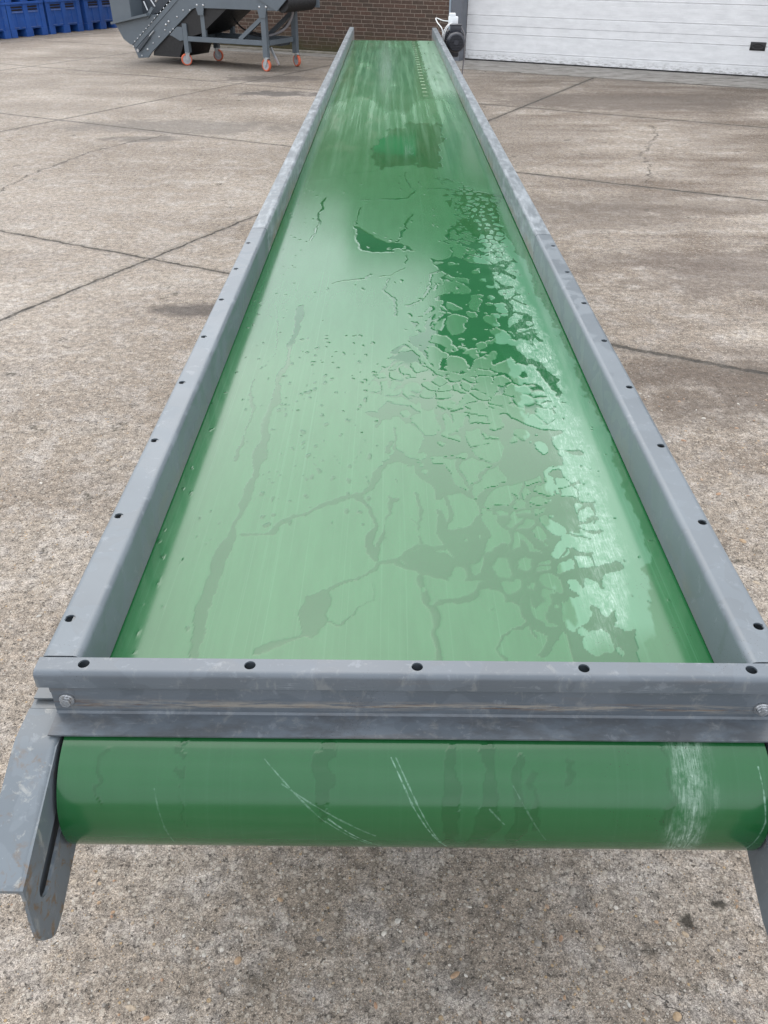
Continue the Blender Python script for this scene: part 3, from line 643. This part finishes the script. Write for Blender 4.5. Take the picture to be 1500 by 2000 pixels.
    def crack(pts, w, wj=.5):
        nonlocal joint, soft
        for (ax, ay), (bx, by) in zip(pts, pts[1:]):
            ab = Vector((bx-ax, by-ay, 0)); v = k.vmath('SUBTRACT', PW, (ax, ay, 0))
            t = k.math('DIVIDE', k.vmath('DOT_PRODUCT', v, tuple(ab), out=1), ab.length_squared, clamp=True)
            sc2 = k.n('VectorMath', operation='SCALE'); sc2.inputs[0].default_value = tuple(ab); k.set(sc2.inputs['Scale'], t)
            d = k.math('ADD', k.vmath('LENGTH', k.vmath('SUBTRACT', v, sc2.outputs[0]), out=1), k.math('MULTIPLY', k.math('ABSOLUTE', jj), wj))
            q = k.math('MULTIPLY', k.rng(d, w*.4, w, 1, 0), k.rng(n2(17, 3), .3, .6, .35, .9)); joint = k.math('MAXIMUM', joint, q)
    crack([(3.07, 10.6), (2.97, 10.0), (2.716, 9.41), (2.53, 8.89), (2.496, 8.43), (2.351, 8.0), (2.288, 7.7)], .011)
    crack([(-3.4, 6.6), (-3.315, 7.9), (-3.06, 8.92), (-2.48, 9.85)], .012)
    crack([(.47, .867), (.508, .82), (.512, .70)], .0035)
    col = k.mix(k.math('MULTIPLY', soft, k.rng(n2(14, 3), .35, .65, .15, .6)), col, (.12, .105, .088))
    col = k.mix(joint, col, (.040, .036, .030))
    rough = k.math('SUBTRACT', k.rng(n2(30, 3), .3, .7, .72, .9), k.math('MULTIPLY', damp, .14))
    h = k.math('ADD', k.math('MULTIPLY', n2(90, 4, .7), .5), k.math('MULTIPLY', g1.outputs['Distance'], .25))
    h = k.math('ADD', h, k.math('ADD', k.math('MULTIPLY', p3, .35), k.math('ADD', k.math('MULTIPLY', p4, .5), k.math('MULTIPLY', p2, .2))))
    h = k.math('SUBTRACT', h, k.math('ADD', k.math('MULTIPLY', joint, 2.5), pit))
    return k.fin(col, rough, 0, k.bump(h, 1.0, .005).outputs[0], .35)
M_ground = ground_mat()
bm = bmesh.new(); bmesh.ops.create_grid(bm, x_segments=1, y_segments=1, size=90); 
tag(mk('ground', bm, M_ground), kind='structure')

# ------------------------------------------------------------------ building frame: u along the wall, n away from the camera
AX = Vector((1.3527, 17.2039, 0)); AW = math.atan2(-.42728, .90412)
bld = empty('warehouse', AX, AW)
tag(bld, 'brown brick warehouse with a wide white sectional door behind the yard', 'building')
def brick_mat():
    k = NT('brown brickwork'); o = k.obj(); X = k.xyz(o)
    row = k.math('FLOOR', k.math('DIVIDE', X[2], .0655)); wn = k.n('TexWhiteNoise', noise_dimensions='1D'); k.set(wn.inputs['W'], row)
    warp = k.rng(k.noise(o, 5, 2), .2, .8, -.004, .004)
    cm = k.n('CombineXYZ'); k.set(cm.inputs[0], k.math('ADD', k.math('ADD', X[0], X[1]), k.math('MULTIPLY', wn.outputs[0], .44))); k.set(cm.inputs[1], k.math('ADD', X[2], warp))
    b = k.n('TexBrick'); b.offset = 0; b.squash = 1; k.set(b.inputs['Vector'], cm.outputs[0]); b.inputs['Scale'].default_value = 1
    b.inputs['Brick Width'].default_value = .219; b.inputs['Row Height'].default_value = .0655; b.inputs['Mortar Size'].default_value = .0058; b.inputs['Mortar Smooth'].default_value = .25
    b.inputs['Bias'].default_value = 0; k.set(b.inputs['Color1'], (.108, .066, .050)); k.set(b.inputs['Color2'], (.074, .055, .043)); k.set(b.inputs['Mortar'], (.225, .185, .150))
    c = k.mix(1., b.outputs['Color'], k.rng(k.noise(o, 45, 4, .7), .3, .7, .75, 1.25), 'MULTIPLY')
    alg = k.math('MULTIPLY', k.rng(k.math('ADD', X[2], k.rng(k.noise(o, 2.2, 4), .2, .8, -.18, .18)), .36, .05), .85)
    c = k.mix(alg, c, (.062, .058, .026))
    h = k.math('ADD', k.math('MULTIPLY', b.outputs['Fac'], -1.), k.math('MULTIPLY', k.noise(o, 120, 3), .25))
    return k.fin(c, .85, 0, k.bump(h, .6, .006).outputs[0], .3)
M_brick = brick_mat(); OFF = -.25; TOP = 4.62
# brick walls as butted pieces round the window, the door opening and the corners
S0, S1 = -7.0, 9.5; wz = (1.50, 2.16); ws = (-2.17, -.90)
bm = bmesh.new()
box(bm, S0, ws[0], OFF, .05, 0, TOP); box(bm, ws[1], -.205, OFF, .05, 0, TOP); box(bm, ws[0], ws[1], OFF, .05, 0, wz[0]); box(bm, ws[0], ws[1], OFF, .05, wz[1], TOP)
box(bm, -.205, 5.7, OFF, .05, 3.60, TOP); box(bm, 5.7, S1, OFF, .05, 0, TOP); box(bm, S0, S0+.3, .05, 12, 0, TOP); box(bm, S1-.3, S1, .05, 12, 0, TOP); box(bm, S0+.3, S1-.3, 11.7, 12, 0, TOP)
mk('wall', bm, M_brick, bld)
M_roof = plain('roof trim', (.10, .10, .11), .5)
bm = bmesh.new(); box(bm, S0-.12, S1+.12, OFF-.12, 12.1, TOP, TOP+.14, .01); mk('roof', bm, M_roof, bld)
bm = bmesh.new(); box(bm, -1.5, S1-.3, 3.0, 11.6, TOP+.145, 9.4); box(bm, -4.3, -1.502, 3.4, 11.6, TOP+.145, 6.9); mk('upper_hall', bm, plain('grey cladding', (.075, .085, .09), .6, 0, .1, 2), bld)
M_post = plain('door post grey', (.125, .135, .155), .5, 0, .05, 8); M_post2 = plain('door post light edge', (.30, .36, .42), .4, 0, .05, 8)
bm = bmesh.new(); box(bm, -.2, 0, OFF-.05, -.01, 0, 3.66, .004); box(bm, 0, 5.5, OFF-.04, -.01, 3.45, 3.66, .004); box(bm, 5.5, 5.7, OFF-.05, -.01, 0, 3.66, .004)
fr = mk('door_frame', bm, M_post, bld)
bm = bmesh.new(); box(bm, -.245, -.206, OFF-.045, OFF-.002, .02, 3.66, .012); mk('corner_strip', bm, M_post2, fr)
# sectional door: pressed profile swept along u
def door_mat():
    k = NT('white door panel'); o = k.obj(); X = k.xyz(o)
    c = k.mix(k.rng(k.noise(k.scale(o, (3, 1, 9)), 1.2, 5, .6), .35, .65), (.68, .685, .69), (.78, .785, .79))
    gr = k.math('MULTIPLY', k.rng(X[2], .16, .03), k.rng(k.noise(k.scale(o, (6, 1, 22)), 1.5, 5, .7), .46, .62))
    c = k.mix(k.math('MULTIPLY', gr, .75), c, (.20, .19, .17))
    dr = k.rng(k.noise(k.scale(o, (34, 1, 2.5)), 1, 3, .6), .64, .74); c = k.mix(k.math('MULTIPLY', dr, .22), c, (.45, .45, .44))
    return k.fin(c, .45, 0, k.bump(k.noise(o, 300, 2), .08, .001).outputs[0], .4)
prof = [(0, .028)]; z = .0
grooves = {.157: 1, .432: 1, .563: 2, .711: 1, .99: 1, 1.126: 2, 1.28: 1, 1.56: 1, 1.689: 2, 1.84: 1, 2.12: 1, 2.252: 2, 2.40: 1, 2.68: 1, 2.815: 2, 2.97: 1, 3.24: 1, 3.378: 2}
ev = sorted([(g_, t_) for g_, t_ in grooves.items()]+[(a_+(b_-a_)*i/4, 0) for a_, b_ in ((.157, .432), (.711, .99), (1.28, 1.56), (1.84, 2.12), (2.4, 2.68)) for i in (1, 2, 3)]+[(.082, 0), (.50, 0), (.64, 0), (1.06, 0)])
for g_, t_ in ev:
    if t_ == 1: prof += [(0, g_-.012), (.010, g_-.006), (.010, g_+.004), (-.002, g_+.014), (-.002, g_+.020), (0, g_+.026)]
    elif t_ == 2: prof += [(0, g_-.004), (.014, g_-.003), (.014, g_+.003), (0, g_+.004)]
    else: prof += [(0, g_-.004), (.0022, g_), (0, g_+.004)]
prof += [(0, 3.5), (.04, 3.5), (.04, .028)]
bm = bmesh.new(); prism(bm, [(p[0], p[1]) for p in prof], .001, 5.499, axis='x')
door = mk('sectional_door', bm, door_mat(), bld)
bm = bmesh.new(); box(bm, .001, 5.499, .006, .035, .002, .027); mk('bottom_seal', bm, M_black, door)
bm = bmesh.new()                                                            # recessed handle plate with a bowl
HS, HZ = 4.985, .440
box(bm, HS-.117, HS+.117, -.010, -.003, HZ-.060, HZ+.060, .003)
ho = []
for rr, yy in ((1, -.0115), (.9, -.016), (.8, -.0115), (.7, -.0102)):
    ho.append([bm.verts.new((HS+.098*rr*math.cos(2*math.pi*i/32), yy, HZ-.004+.040*rr*math.sin(2*math.pi*i/32))) for i in range(32)])
for a_, b_ in zip(ho, ho[1:]):
    for i in range(32): bm.faces.new((a_[i], a_[(i+1) % 32], b_[(i+1) % 32], b_[i]))
for i in range(6): box(bm, HS-.07+.024*i, HS-.058+.024*i, -.012, -.010, HZ+.046, HZ+.053)
mk('handle', bm, M_blackp, door, 40)
# window in the brick wall
bm = bmesh.new(); 
box(bm, ws[0], ws[1], OFF+.06, OFF+.11, wz[0], wz[0]+.05); box(bm, ws[0], ws[1], OFF+.06, OFF+.11, wz[1]-.05, wz[1])
for x in (ws[0], -1.70, -1.42, ws[1]-.05): box(bm, x, x+.05, OFF+.06, OFF+.11, wz[0]+.05, wz[1]-.05)
wf = mk('window', bm, M_post, bld)
bm = bmesh.new(); box(bm, ws[0]+.01, ws[1]-.01, OFF+.115, OFF+.125, wz[0], wz[1]); mk('pane', bm, plain('dark window glass', (.012, .015, .018), .06), wf)
for z_, h_, xa, xb in ((1.57, .06, -1.68, -1.30), (1.70, .10, -1.66, -1.36), (1.86, .20, -1.70, -1.42)):
    bm = bmesh.new(); box(bm, xa, xb, OFF+.085, OFF+.105, z_, z_+h_, .004); mk('blind_slat', bm, M_white, wf)  # white slats of a window blind, known only from the belt's reflection
bm = bmesh.new(); box(bm, ws[0]-.05, ws[1]+.05, OFF-.05, OFF-.003, wz[0]-.06, wz[0]-.004); mk('sill', bm, M_roof, wf)
# green sign high on the wall (seen in the wet belt)
sg_o = empty('sign', AX+Matrix.Rotation(AW, 3, 'Z') @ Vector((-1.28, OFF-.004, 3.02)), AW)
tag(sg_o, 'green sign board with white letters fixed high on the brick wall', 'sign')
bm = bmesh.new(); box(bm, -.46, .45, -.03, 0, -.15, .16, .004); mk('board', bm, plain('green sign enamel', (.03, .22, .08), .35, 0, .04, 5), sg_o)
cu = bpy.data.curves.new('letters', 'FONT'); cu.body = 'EC'; cu.size = .16; cu.extrude = .002; cu.align_x = 'RIGHT'
to = bpy.data.objects.new('tmp_text', cu); sc.collection.objects.link(to); dg = bpy.context.evaluated_depsgraph_get(); me = bpy.data.meshes.new_from_object(to.evaluated_get(dg)); bpy.data.objects.remove(to)
me.materials.clear(); me.materials.append(M_white); lt = bpy.data.objects.new('lettering', me); sc.collection.objects.link(lt); lt.parent = sg_o; lt.location = (.42, -.034, .02); lt.rotation_euler = (R(90), 0, 0)

# gutter strip along the wall and threshold slab before the door
def strip_mat(name, a_, b_):
    k = NT(name); P = k.geo(); c = k.mix(k.rng(k.noise(P, 4, 5, .65), .35, .65), a_, b_); c = k.mix(1., c, k.rng(k.vor(P, 260).outputs['Distance'], 0, .6, .75, 1.2), 'MULTIPLY')
    d = k.rng(k.noise(k.scale(P, (2, 5, 1)), 1.6, 4, .6), .52, .64); c = k.mix(k.math('MULTIPLY', d, .6), c, (.085, .075, .058))
    return k.fin(c, .8, 0, k.bump(k.noise(P, 120, 3), .5, .003).outputs[0], .3)
def wall_box(name, s0, s1, n0, n1, z0, z1, mat, bev=.006):
    bm = bmesh.new(); box(bm, s0, s1, n0, n1, z0, z1, bev); o = mk(name, bm, mat); o.location = AX; o.rotation_euler = (0, 0, AW); return tag(o, kind='structure')
M_strip = strip_mat('gutter concrete', (.17, .155, .12), (.27, .25, .21)); M_thr = strip_mat('threshold concrete', (.20, .185, .165), (.30, .285, .26))
wall_box('kerb_strip', S0, -.25, OFF-.20, OFF-.004, -.05, .03, M_strip); wall_box('gutter', S0, -.25, OFF-.62, OFF-.23, -.05, .008, M_thr, .003)
wall_box('threshold', -.2, 5.9, -1.30, -.012, -.05, .008, M_thr, .003)

# ------------------------------------------------------------------ inclined sorting machine on castors
MA = R(-25.3); mch = empty('inclined_conveyor_machine', (-3.5712, 16.0251, 0), MA)
tag(mch, 'grey inclined conveyor machine with a hopper on orange wheeled castors beside the brick wall', 'machine')
WD = .86
def mp(name, bm, mat, smooth=None, parent=None): return mk(name, bm, mat, parent or mch, smooth)
side = [(-1.06, .262), (-.976, .069), (-.757, .087), (-.687, .162), (.290, .845), (.36, .868), (1.96, .868), (2.02, 1.02), (1.95, 1.62), (.82, 1.62)]
for y0 in (-.03, WD-.01):
    bm = bmesh.new(); prism(bm, side, y0, y0+.03, bev=.003); mp('side_plate', bm, M_machine)
bm = bmesh.new()                                                            # raised edge strip along the slope
dv = Vector((.81, 0, .585)).normalized()
bar(bm, (-1.02, -.036, .25), (.78, -.036, 1.55), .012, .07); mp('edge_strip', bm, M_machine)
bm = bmesh.new(); prism(bm, [(-.66, .12), (-.10, .12), (.0, .30), (.10, .42), (.42, .50), (.78, .74), (.95, .86), (.33, .86), (-.64, .19)], .0, WD-.01); mp('belt_underside_shade', bm, M_black)  # black block for the hanging belt underside and the shadow on the ground
bm = bmesh.new(); prism(bm, [(-.9, .25), (-.8, .2), (.33, .98), (1.95, .98), (1.95, 1.06), (.3, 1.06)], .001, WD-.012); mp('carrying_belt', bm, M_black)
# hopper
bm = bmesh.new(); prism(bm, [(-1.378, .585), (-1.35, .55), (-1.235, .35), (-1.113, .283), (-1.06, .262), (-.42, .735), (-.60, .735)], -.05, WD+.03, bev=.004)
hop = mp('hopper', bm, M_machine)
bm = bmesh.new(); bar(bm, (-1.395, -.10, .590), (-.585, -.10, .742), .07, .035); mk('hopper_lip', bm, M_machine, hop)
bm = bmesh.new(); prism(bm, [(-1.375, .61), (-.955, .685), (-.945, 1.55), (-1.40, 1.55)], -.09, WD+.06, bev=.003); mk('hopper_wall', bm, M_machine, hop)
bm = bmesh.new(); prism(bm, [(-.953, .69), (-.60, .752), (-.30, .98), (.2, 1.35), (.2, 1.55), (-.944, 1.55)], .22, WD+.05); mk('hopper_wall', bm, M_machdark, hop)
bm = bmesh.new(); bar(bm, (-.63, -.06, .70), (-.50, -.06, .84), .03, .05); la = mp('latch', bm, M_machine)
for p_, q_, r_ in (((-.60, -.07, .80), (-.66, -.07, .93), .012), ((-.45, -.05, .86), (-.52, -.05, .95), .012), ((-.42, -.05, .93), (-.36, -.05, .99), .02)):
    bm = bmesh.new(); cyl(bm, p_, q_, r_, 10); mk('rod', bm, M_zinc, la)
# tensioner beside the slope
bm = bmesh.new(); bar(bm, (-.92, -.05, .20), (-.66, -.05, .415), .03, .045); te = mp('tensioner', bm, M_machdark)
bm = bmesh.new(); cyl(bm, (-.66, -.05, .415), (-.54, -.05, .505), .011, 10); mk('rod', bm, M_zinc, te, 40)
bm = bmesh.new(); cyl(bm, (-.935, -.04, .19), (-.935, -.075, .19), .025, 10); mk('pivot', bm, M_zinc, te, 40)
# knee plate to the first leg
bm = bmesh.new(); prism(bm, [(-.24, .451), (-.066, .578), (.04, .578), (.04, .386), (-.026, .369), (-.186, .438)], -.028, -.002, bev=.002); mp('knee_plate', bm, M_machine)
# bolts
BOLTS = [(-1.035, .245), (-.991, .325), (-.921, .374), (-.85, .426), (-.776, .478), (-.705, .529), (-.633, .579), (-.564, .63), (-.496, .689), (-.422, .741), (-.349, .788), (-.275, .84), (-.821, .397), (-.603, .55), (-.389, .703), (-.175, .857), (-.212, .888), (-.14, .939), (-.891, .11), (-.746, .214), (-.605, .314), (-.459, .416), (-.317, .521), (-.211, .492), (-.141, .542), (-.285, .6), (-.217, .649), (-.029, .723), (.113, .822), (.25, .826), (.406, .905), (.529, .906), (1.618, .912), (1.742, .916)]
bm = bmesh.new(); bmesh.ops.create_uvsphere(bm, u_segments=12, v_segments=6, radius=.014)
for v in bm.verts: v.co.y *= .6
b0 = mp('bolt', bm, M_bolt, 180); b0.location = (BOLTS[0][0], -.047, BOLTS[0][1])
for i, (x, z_) in enumerate(BOLTS[1:]):
    o = b0.copy(); sc.collection.objects.link(o); o.parent = mch; o.location = (x, -.034 if i > 10 else -.047, z_)
    if i+1 in (19, 25, 26, 30, 31, 32, 33): o.scale = (1.45, 1.2, 1.45)
# frame: legs, rails, gussets, braces
for x, y, zt in ((.085, -.005, .63), (1.66, -.005, .87), (.085, WD-.03, .86), (1.72, WD-.03, .87)):
    bm = bmesh.new(); box(bm, x-.045, x+.045, y-.02, y+.06, .20, zt, .004); mp('leg', bm, M_machine)
bm = bmesh.new(); box(bm, .42, .50, -.003, .05, .445, .868, .004); mp('post', bm, M_machine)
bm = bmesh.new(); box(bm, .42, .50, WD-.05, WD+.01, .445, .868, .004); mp('post', bm, M_machine)
for pts in ([(.355, .93), (.55, .93), (.51, .76), (.41, .76)], [(1.56, .95), (1.765, .95), (1.715, .76), (1.605, .76)]):
    bm = bmesh.new(); prism(bm, pts, -.040, -.0305, bev=.002); mp('gusset', bm, M_machine)
bm = bmesh.new(); box(bm, .131, 1.614, -.02, .04, .372, .445, .004); mp('frame_rail', bm, M_machine)
bm = bmesh.new(); box(bm, .131, 1.674, WD-.06, WD, .372, .445, .004); mp('frame_rail', bm, M_machine)
for x in (.085, 1.69):
    bm = bmesh.new(); box(bm, x-.03, x+.03, .056, WD-.062, .372, .445, .004); mp('frame_rail', bm, M_machine)
bm = bmesh.new(); box(bm, .13, 1.65, .5, .79, .33, .372); box(bm, .13, 1.65, .05, .5, .36, .371); mp('tray', bm, M_machdark)
bm = bmesh.new(); bar(bm, (1.17, .01, .44), (1.63, .01, .76), .05, .06); mp('brace', bm, M_machine)
bm = bmesh.new(); bar(bm, (1.68, WD-.16, .44), (1.70, .16, .80), .05, .06) if False else bar(bm, (1.20, WD-.03, .44), (1.70, WD-.03, .80), .05, .07); mp('brace', bm, M_machdark)
bm = bmesh.new(); prism(bm, [(1.60, 1.03), (1.95, .862), (2.17, 1.05), (2.3, 1.4), (1.6, 1.4)], -.06, -.041, bev=.002); mp('chute_plate', bm, M_machine)
# ribbed black end roller
bm = bmesh.new(); n = 40; rg = []
for y in np.arange(.0, WD+.001, .02):
    r = .125+(.010 if int(round(y/.02)) % 2 else 0)
    rg.append([bm.verts.new((2.02+r*math.cos(2*math.pi*i/n), y, .975+r*math.sin(2*math.pi*i/n))) for i in range(n)])
for a_, b_ in zip(rg, rg[1:]):
    for i in range(n): bm.faces.new((a_[i], a_[(i+1) % n], b_[(i+1) % n], b_[i]))
bm.faces.new(rg[0]); bm.faces.new(rg[-1]); rl = mp('end_roller', bm, M_black, 50)
bm = bmesh.new(); box(bm, 1.95, 2.2, WD+.005, WD+.035, .88, 1.3, .004); mk('end_plate', bm, M_machine, rl)
# castors
def castor(x, y, rot):
    a_ = Matrix.Translation((x, y, 0)) @ Matrix.Rotation(rot, 4, 'Z')
    bm = bmesh.new(); rg = []; n = 36
    for r, yy in ((.070, -.024), (.085, -.024), (.092, -.014), (.0925, 0), (.092, .014), (.085, .024), (.070, .024)):
        rg.append([bm.verts.new((r*math.cos(2*math.pi*i/n), yy, .0925+r*math.sin(2*math.pi*i/n))) for i in range(n)])
    for p_, q_ in zip(rg, rg[1:]+rg[:1]):
        for i in range(n): bm.faces.new((p_[i], p_[(i+1) % n], q_[(i+1) % n], q_[i]))
    bm.transform(a_); ty = mp('castor_wheel', bm, M_orange, 40)
    bm = bmesh.new(); cyl(bm, (0, -.018, .0925), (0, .018, .0925), .072, 32); cyl(bm, (0, -.026, .0925), (0, .026, .0925), .026, 16)
    for k_ in range(6):
        d = Vector((math.cos(k_*math.pi/3), 0, math.sin(k_*math.pi/3))); bar(bm, Vector((0, -.019, .0925))+d*.02, Vector((0, -.019, .0925))+d*.058, .006, .012)
    bm.transform(a_); mk('wheel_centre', bm, M_wheelgrey, ty, 40)
    bm = bmesh.new()
    for s in (-1, 1):
        b = bmesh.new(); prism(b, [(-.018, .075), (.018, .075), (.055, .185), (-.015, .185)], s*.031-.003, s*.031+.003); merge(bm, b)
    box(bm, -.02, .06, -.034, .034, .185, .192); cyl(bm, (.02, 0, .192), (.02, 0, .206), .035, 20); cyl(bm, (0, -.042, .0925), (0, .042, .0925), .012, 12)
    bm.transform(a_); mk('fork', bm, M_zinc, ty, 40)
castor(.03, .02, R(48)); castor(1.66, .0, R(-12)); castor(.12, WD-.03, R(190)); castor(1.75, WD-.03, R(-26))
for pts, m_, r in (([(2.02, .05, 1.2), (2.05, .2, 1.02), (2.0, .35, .83), (1.86, .4, .64), (1.70, .4, .54), (1.50, .42, .48), (1.3, .5, .44)], M_cableg, .020), ([(.62, .6, .87), (.66, .6, .72), (.80, .62, .56), (1.0, .62, .50), (1.4, .6, .46)], M_black, .014), ([(1.95, .5, .86), (1.86, .5, .72), (1.70, .5, .58), (1.55, .5, .50), (1.25, .52, .46), (1.0, .55, .48)], M_black, .016)):
    bm = bmesh.new(); tube(bm, smooth_path(pts), r, 10); mp('cable', bm, m_, 60)
bm = bmesh.new(); bar(bm, (1.70, .10, .34), (1.86, .06, .10), .03, .03); mp('stand', bm, M_zinc)

# ------------------------------------------------------------------ blue pallet boxes: two high, in a row going back
def blue_mat():
    k = NT('blue plastic'); P = k.geo(); c = k.mix(k.rng(k.noise(P, 4, 5, .65), .3, .7), (.018, .080, .32), (.028, .115, .43))
    d = k.rng(k.noise(P, 9, 5, .7), .58, .7); c = k.mix(k.math('MULTIPLY', d, .3), c, (.16, .19, .26)); return k.fin(c, .42, 0, None, .5)
M_blue = blue_mat(); M_blue2 = plain('scuffed blue plastic edge', (.09, .16, .40), .5, 0, .2, 30)
def pallet_box(loc, rz, L_, H_):
    """face at local y=0 (towards -y), L_ long in x, 1.0 deep"""
    o = empty('pallet_box', loc, rz); D_ = 1.0
    bm = bmesh.new()
    box(bm, .02, L_-.02, .02, .06, .15, H_-.05); box(bm, .02, L_-.02, D_-.06, D_-.02, .15, H_-.05); box(bm, .02, .06, .062, D_-.062, .15, H_-.05); box(bm, L_-.06, L_-.02, .062, D_-.062, .15, H_-.05); box(bm, .062, L_-.062, .062, D_-.062, .15, .18)
    for x in (0, L_/2-.06, L_-.12): box(bm, x, x+.12, 0, .02-.001, .148, H_-.05, .006)              # ribs
    for x in (.22*L_, .72*L_): box(bm, x, x+.03, .006, .019, .20, H_-.20, .004)
    mk('wall', bm, M_blue, o)
    bm = bmesh.new(); box(bm, -.01, L_+.01, -.012, .065, H_-.05, H_, .01); box(bm, -.01, L_+.01, D_-.06, D_+.012, H_-.05, H_, .01); box(bm, -.01, .06, .066, D_-.062, H_-.05, H_, .01); box(bm, L_-.06, L_+.01, .066, D_-.062, H_-.05, H_, .01); mk('rim', bm, M_blue, o)
    for x in (.14, .56):
        bm = bmesh.new()
        for i in range(2): box(bm, x*L_/1.045, x*L_/1.045+.30, .012, .0195, H_-.115-.05*i, H_-.085-.05*i)
        mk('vent', bm, M_blackp, o)
    for a_, b_, y_, z0, z1 in ((.14, .44, .002, H_-.205, H_-.175), (.56, .86, .002, H_-.205, H_-.175), (.14, .26, .004, .178, .192), (.33, .44, .004, .178, .192), (.56, .86, .004, .178, .192)):
        bm = bmesh.new(); box(bm, a_, b_, y_, .019, z0, z1, .003); mk('ledge', bm, M_blue2, o)
    for x in (0, .50*L_-.10, L_-.17): 
        bm = bmesh.new(); box(bm, x, x+(.17 if x in (0,) or x > .6*L_ else .20), 0, D_, 0, .149, .006); mk('foot', bm, M_blue, o)
    bm = bmesh.new(); box(bm, .18, L_-.18, .30, D_-.3, .02, .147); mk('underside', bm, M_blackp, o)
    return o
def copy_tree(o, parent=None):
    c = o.copy(); sc.collection.objects.link(c); c.parent = parent
    for ch in o.children: copy_tree(ch, c)
    return c
BD = R(63); dxy = Vector((math.cos(BD), math.sin(BD), 0)); B0 = Vector((-8.286, 20.586, 0)); BH = .665
proto = None
lab_lo = ['blue plastic pallet box on the ground cut by the left edge of the photo', 'blue plastic pallet box on the ground, second from the left edge of the photo', 'blue plastic pallet box on the ground, third from the left edge of the photo', 'blue plastic pallet box on the ground right beside the grey hopper']
lab_up = [l.replace('on the ground', 'stacked on top').replace('pallet box stacked', 'pallet box, empty upper one stacked') for l in lab_lo]
lab_up = ['upper blue pallet box stacked on the lower box at the left edge of the photo', 'upper blue pallet box stacked on the second lower box from the left edge', 'upper blue pallet box stacked on the third lower box from the left edge', 'upper blue pallet box stacked on the lower box beside the grey hopper']
for i, t in enumerate((-1.065, -.003, 1.11, 2.30)):
    for lv in (0, 1):
        loc = B0+dxy*(t+.012*lv)+Vector((0, 0, lv*(BH+.002)))
        if proto is None: proto = o = pallet_box(loc, BD, 1.045, BH)
        else: o = copy_tree(proto); o.location = loc
        o.rotation_euler = (0, 0, BD+random.uniform(-.008, .008)*lv)
        tag(o, (lab_up if lv else lab_lo)[i], 'pallet box', 'blue pallet boxes stacked two high along the left of the yard')

# ------------------------------------------------------------------ stones standing proud of the worn concrete
def gravel():
    k = NT('pebble'); a_ = k.attr('tone'); P = k.geo(); cr_ = k.n('ValToRGB'); k.set(cr_.inputs[0], a_)
    e = cr_.color_ramp.elements; e[0].color = (.12, .11, .105, 1); e[1].color = (.52, .48, .42, 1); e[1].position = 1
    for p_, q_ in ((.2, (.30, .27, .23, 1)), (.4, (.38, .31, .23, 1)), (.55, (.30, .18, .11, 1)), (.7, (.36, .26, .16, 1)), (.85, (.40, .38, .34, 1))): z_ = e.new(p_); z_.color = q_
    c = k.mix(1., cr_.outputs[0], k.rng(k.noise(P, 160, 3), .3, .7, .75, 1.2), 'MULTIPLY'); k.fin(c, .65, 0, k.bump(k.noise(P, 500, 2), .3, .001).outputs[0])
    ico = bmesh.new(); bmesh.ops.create_icosphere(ico, subdivisions=2, radius=1); V0 = np.array([v.co[:] for v in ico.verts]); F0 = np.array([[v.index for v in f.verts] for f in ico.faces]); ico.free()
    Vs, Fs, T = [], [], []; n = 0
    def put(x, y, r):
        nonlocal n
        w = V0*(1+.22*(vnoise(V0[:, :1]*1.7+x*31, V0[:, 1:2]*1.7+y*17+V0[:, 2:]*1.3, 3)-.5))*np.array([r*rng.uniform(.8, 1.6), r*rng.uniform(.65, 1.1), r*rng.uniform(.35, .6)])
        a = rng.uniform(0, 6.28); ca, sa = math.cos(a), math.sin(a); w = np.stack([w[:, 0]*ca-w[:, 1]*sa+x, w[:, 0]*sa+w[:, 1]*ca+y, w[:, 2]-r*.08], 1)
        Vs.append(w); Fs.append(F0+n); T.append(np.full(len(V0), rng.uniform())); n += len(V0)
    for i in range(420): put(rng.uniform(-.75, .95), rng.uniform(.5, 1.05), rng.choice([.0022, .003, .004, .0055, .008], p=[.3, .3, .2, .14, .06]))
    for i in range(420): put(rng.uniform(.75, 2.2), rng.uniform(1.2, 3.6), rng.choice([.003, .005, .007, .010], p=[.3, .35, .25, .1]))
    for i in range(330): put(rng.uniform(-2.2, -.6), rng.uniform(.9, 3.5), rng.choice([.003, .0045, .006, .008], p=[.4, .35, .2, .05]))
    me = bpy.data.meshes.new('gravel'); me.from_pydata(np.vstack(Vs).tolist(), [], np.vstack(Fs).tolist())
    at = me.attributes.new('tone', 'FLOAT', 'POINT'); at.data.foreach_set('value', np.concatenate(T).astype(np.float32))
    for p in me.polygons: p.use_smooth = True
    me.materials.append(k.m); o = bpy.data.objects.new('gravel', me); sc.collection.objects.link(o); tag(o, 'small brown and grey stones bedded in the worn concrete', 'gravel', kind='stuff')
gravel()
